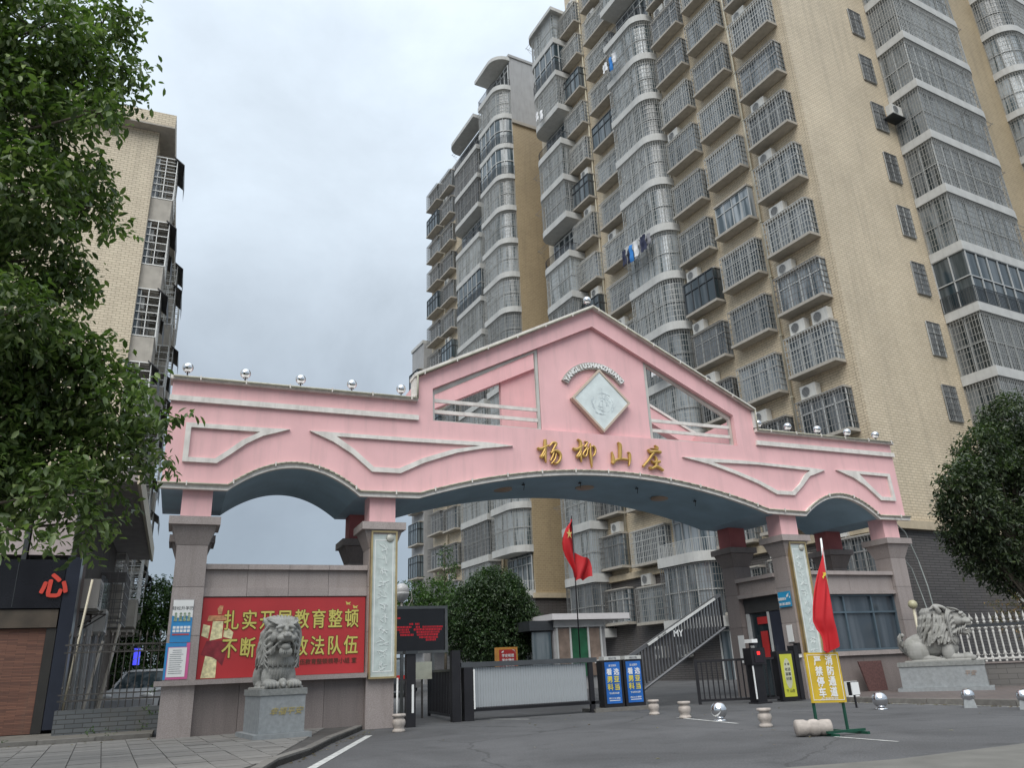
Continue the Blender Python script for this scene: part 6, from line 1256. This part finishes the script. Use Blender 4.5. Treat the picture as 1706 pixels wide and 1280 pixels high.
    for tier, (zt, ra, rb, ln) in enumerate(((1.16, .25, .24, .34), (1.02, .33, .30, .36), (.84, .365, .345, .36), (.66, .37, .36, .30))):
        nn_ = 20
        for k in range(nn_):
            ph = math.radians(30) + math.radians(300) * (k + .5 * (tier % 2) + rr2.uniform(-.25, .25)) / nn_; sg = 1 if ph < PI else -1; w1 = (.16 + rr2.uniform(-.05, .08)) * sg; L_ = ln * rr2.uniform(.85, 1.15)
            px = lambda f, q: (math.sin(f) * ra * q, -.04 - math.cos(f) * rb * q)
            a0, a1, a2, a3, a4 = px(ph - w1 * .6, .80), px(ph - w1 * .1, 1.02), px(ph + w1 * .7, 1.12), px(ph + w1 * 1.5, 1.12), px(ph + w1 * 1.9, 1.17)
            lock(m, [a0 + (zt + .05,), a1 + (zt - L_ * .15,), a2 + (zt - L_ * .5,), a3 + (zt - L_ * .85,), a4 + (zt - L_ * .95,)], .046, .013, 6)
    for k in range(24):   # hem over the chest
        a = -PI * .50 + PI * 1.0 * k / 23; x = math.sin(a) * .37; y = -.06 - math.cos(a) * .38
        lock(m, [(x * .6, y * .85, .70), (x * .90, y * 1.0, .58), (x * 1.0, y * 1.08, .45), (x * .97, y * 1.03, .375 + .025 * (k % 2))], .036, .020, 6)
    me = bpy.data.meshes.new('raw'); me.from_pydata([tuple(v) for v in m.v], [], m.f); bm = bmesh.new(); bm.from_mesh(me); bmesh.ops.recalc_face_normals(bm, faces=bm.faces[:]); bm.to_mesh(me); bm.free()
    o = bpy.data.objects.new('raw', me); COL.objects.link(o); md = o.modifiers.new('r', 'REMESH'); md.mode = 'VOXEL'; md.voxel_size = .0095; md.adaptivity = 0; md.use_smooth_shade = True
    sm = o.modifiers.new('s', 'SMOOTH'); sm.factor = .35; sm.iterations = 1
    dg = bpy.context.evaluated_depsgraph_get(); dg.update(); r = bpy.data.meshes.new_from_object(o.evaluated_get(dg)); bpy.data.objects.remove(o); r.name = 'lion'
    r.materials.clear(); r.materials.append(M_stone); return r
LM = lion_mesh(False); LM2 = lion_mesh(True)
def lion(label, LMX, x, y, z0, rz, pw, pl, ph, sc_, plinth=.16, text=None):
    t_ = thing('stone_lion', label, 'statue', (x, y, z0), rz, off=(0, 0, 0))
    o = link('lion', LMX, t_, (0, 0, plinth + ph + .10), (0, 0, 0)); o.scale = sc_
    part('plinth', MB().box((-pw / 2 - .10, -pl / 2 - .10, 0), (pw / 2 + .10, pl / 2 + .10, plinth)), M_ped, t_)
    part('pedestal', MB().box((-pw / 2, -pl / 2, plinth + .002), (pw / 2, pl / 2, plinth + ph)), M_ped, t_); part('pedestal_top', MB().box((-pw / 2 - .02, -pl / 2 - .02, plinth + ph + .003), (pw / 2 + .02, pl / 2 + .02, plinth + ph + .10)), M_ped2, t_)
    if text: text(t_, pw, pl, plinth, ph)
    return t_
def txl(t_, pw, pl, pb, ph): part('engraved_lettering', text_mb('幸福平安', .12, .05, pb + ph * .50, -pl / 2 - .004, .006, .001, shear=.35, sx=1.1), mat('dull_gold', (0.42, 0.34, 0.12), 0.6), t_)
lion('grey carved stone lion facing the camera in front of the red banner', LM, 1.60, 14.36, ZP - .02, math.radians(7), .72, 1.15, .56, (.82, .76, .90), .09, txl)
def txr(t_, pw, pl, pb, ph):
    tm = text_mb('平安', .12, 0, 0, 0, .006, .001, shear=.35); tm.v = [(-pw / 2 - .004 + y, -x - pl * .32, z + pb + ph * .55) for x, y, z in tm.v]; part('engraved_lettering', tm, mat('dull_red_engraving', (0.30, 0.22, 0.17), 0.7), t_)
lion('grey carved stone lion seen from its side beside the white picket fence', LM2, 16.55, 13.95, 0.085, math.radians(37), .80, 1.75, .46, (.86, .98, .98), .07, txr)
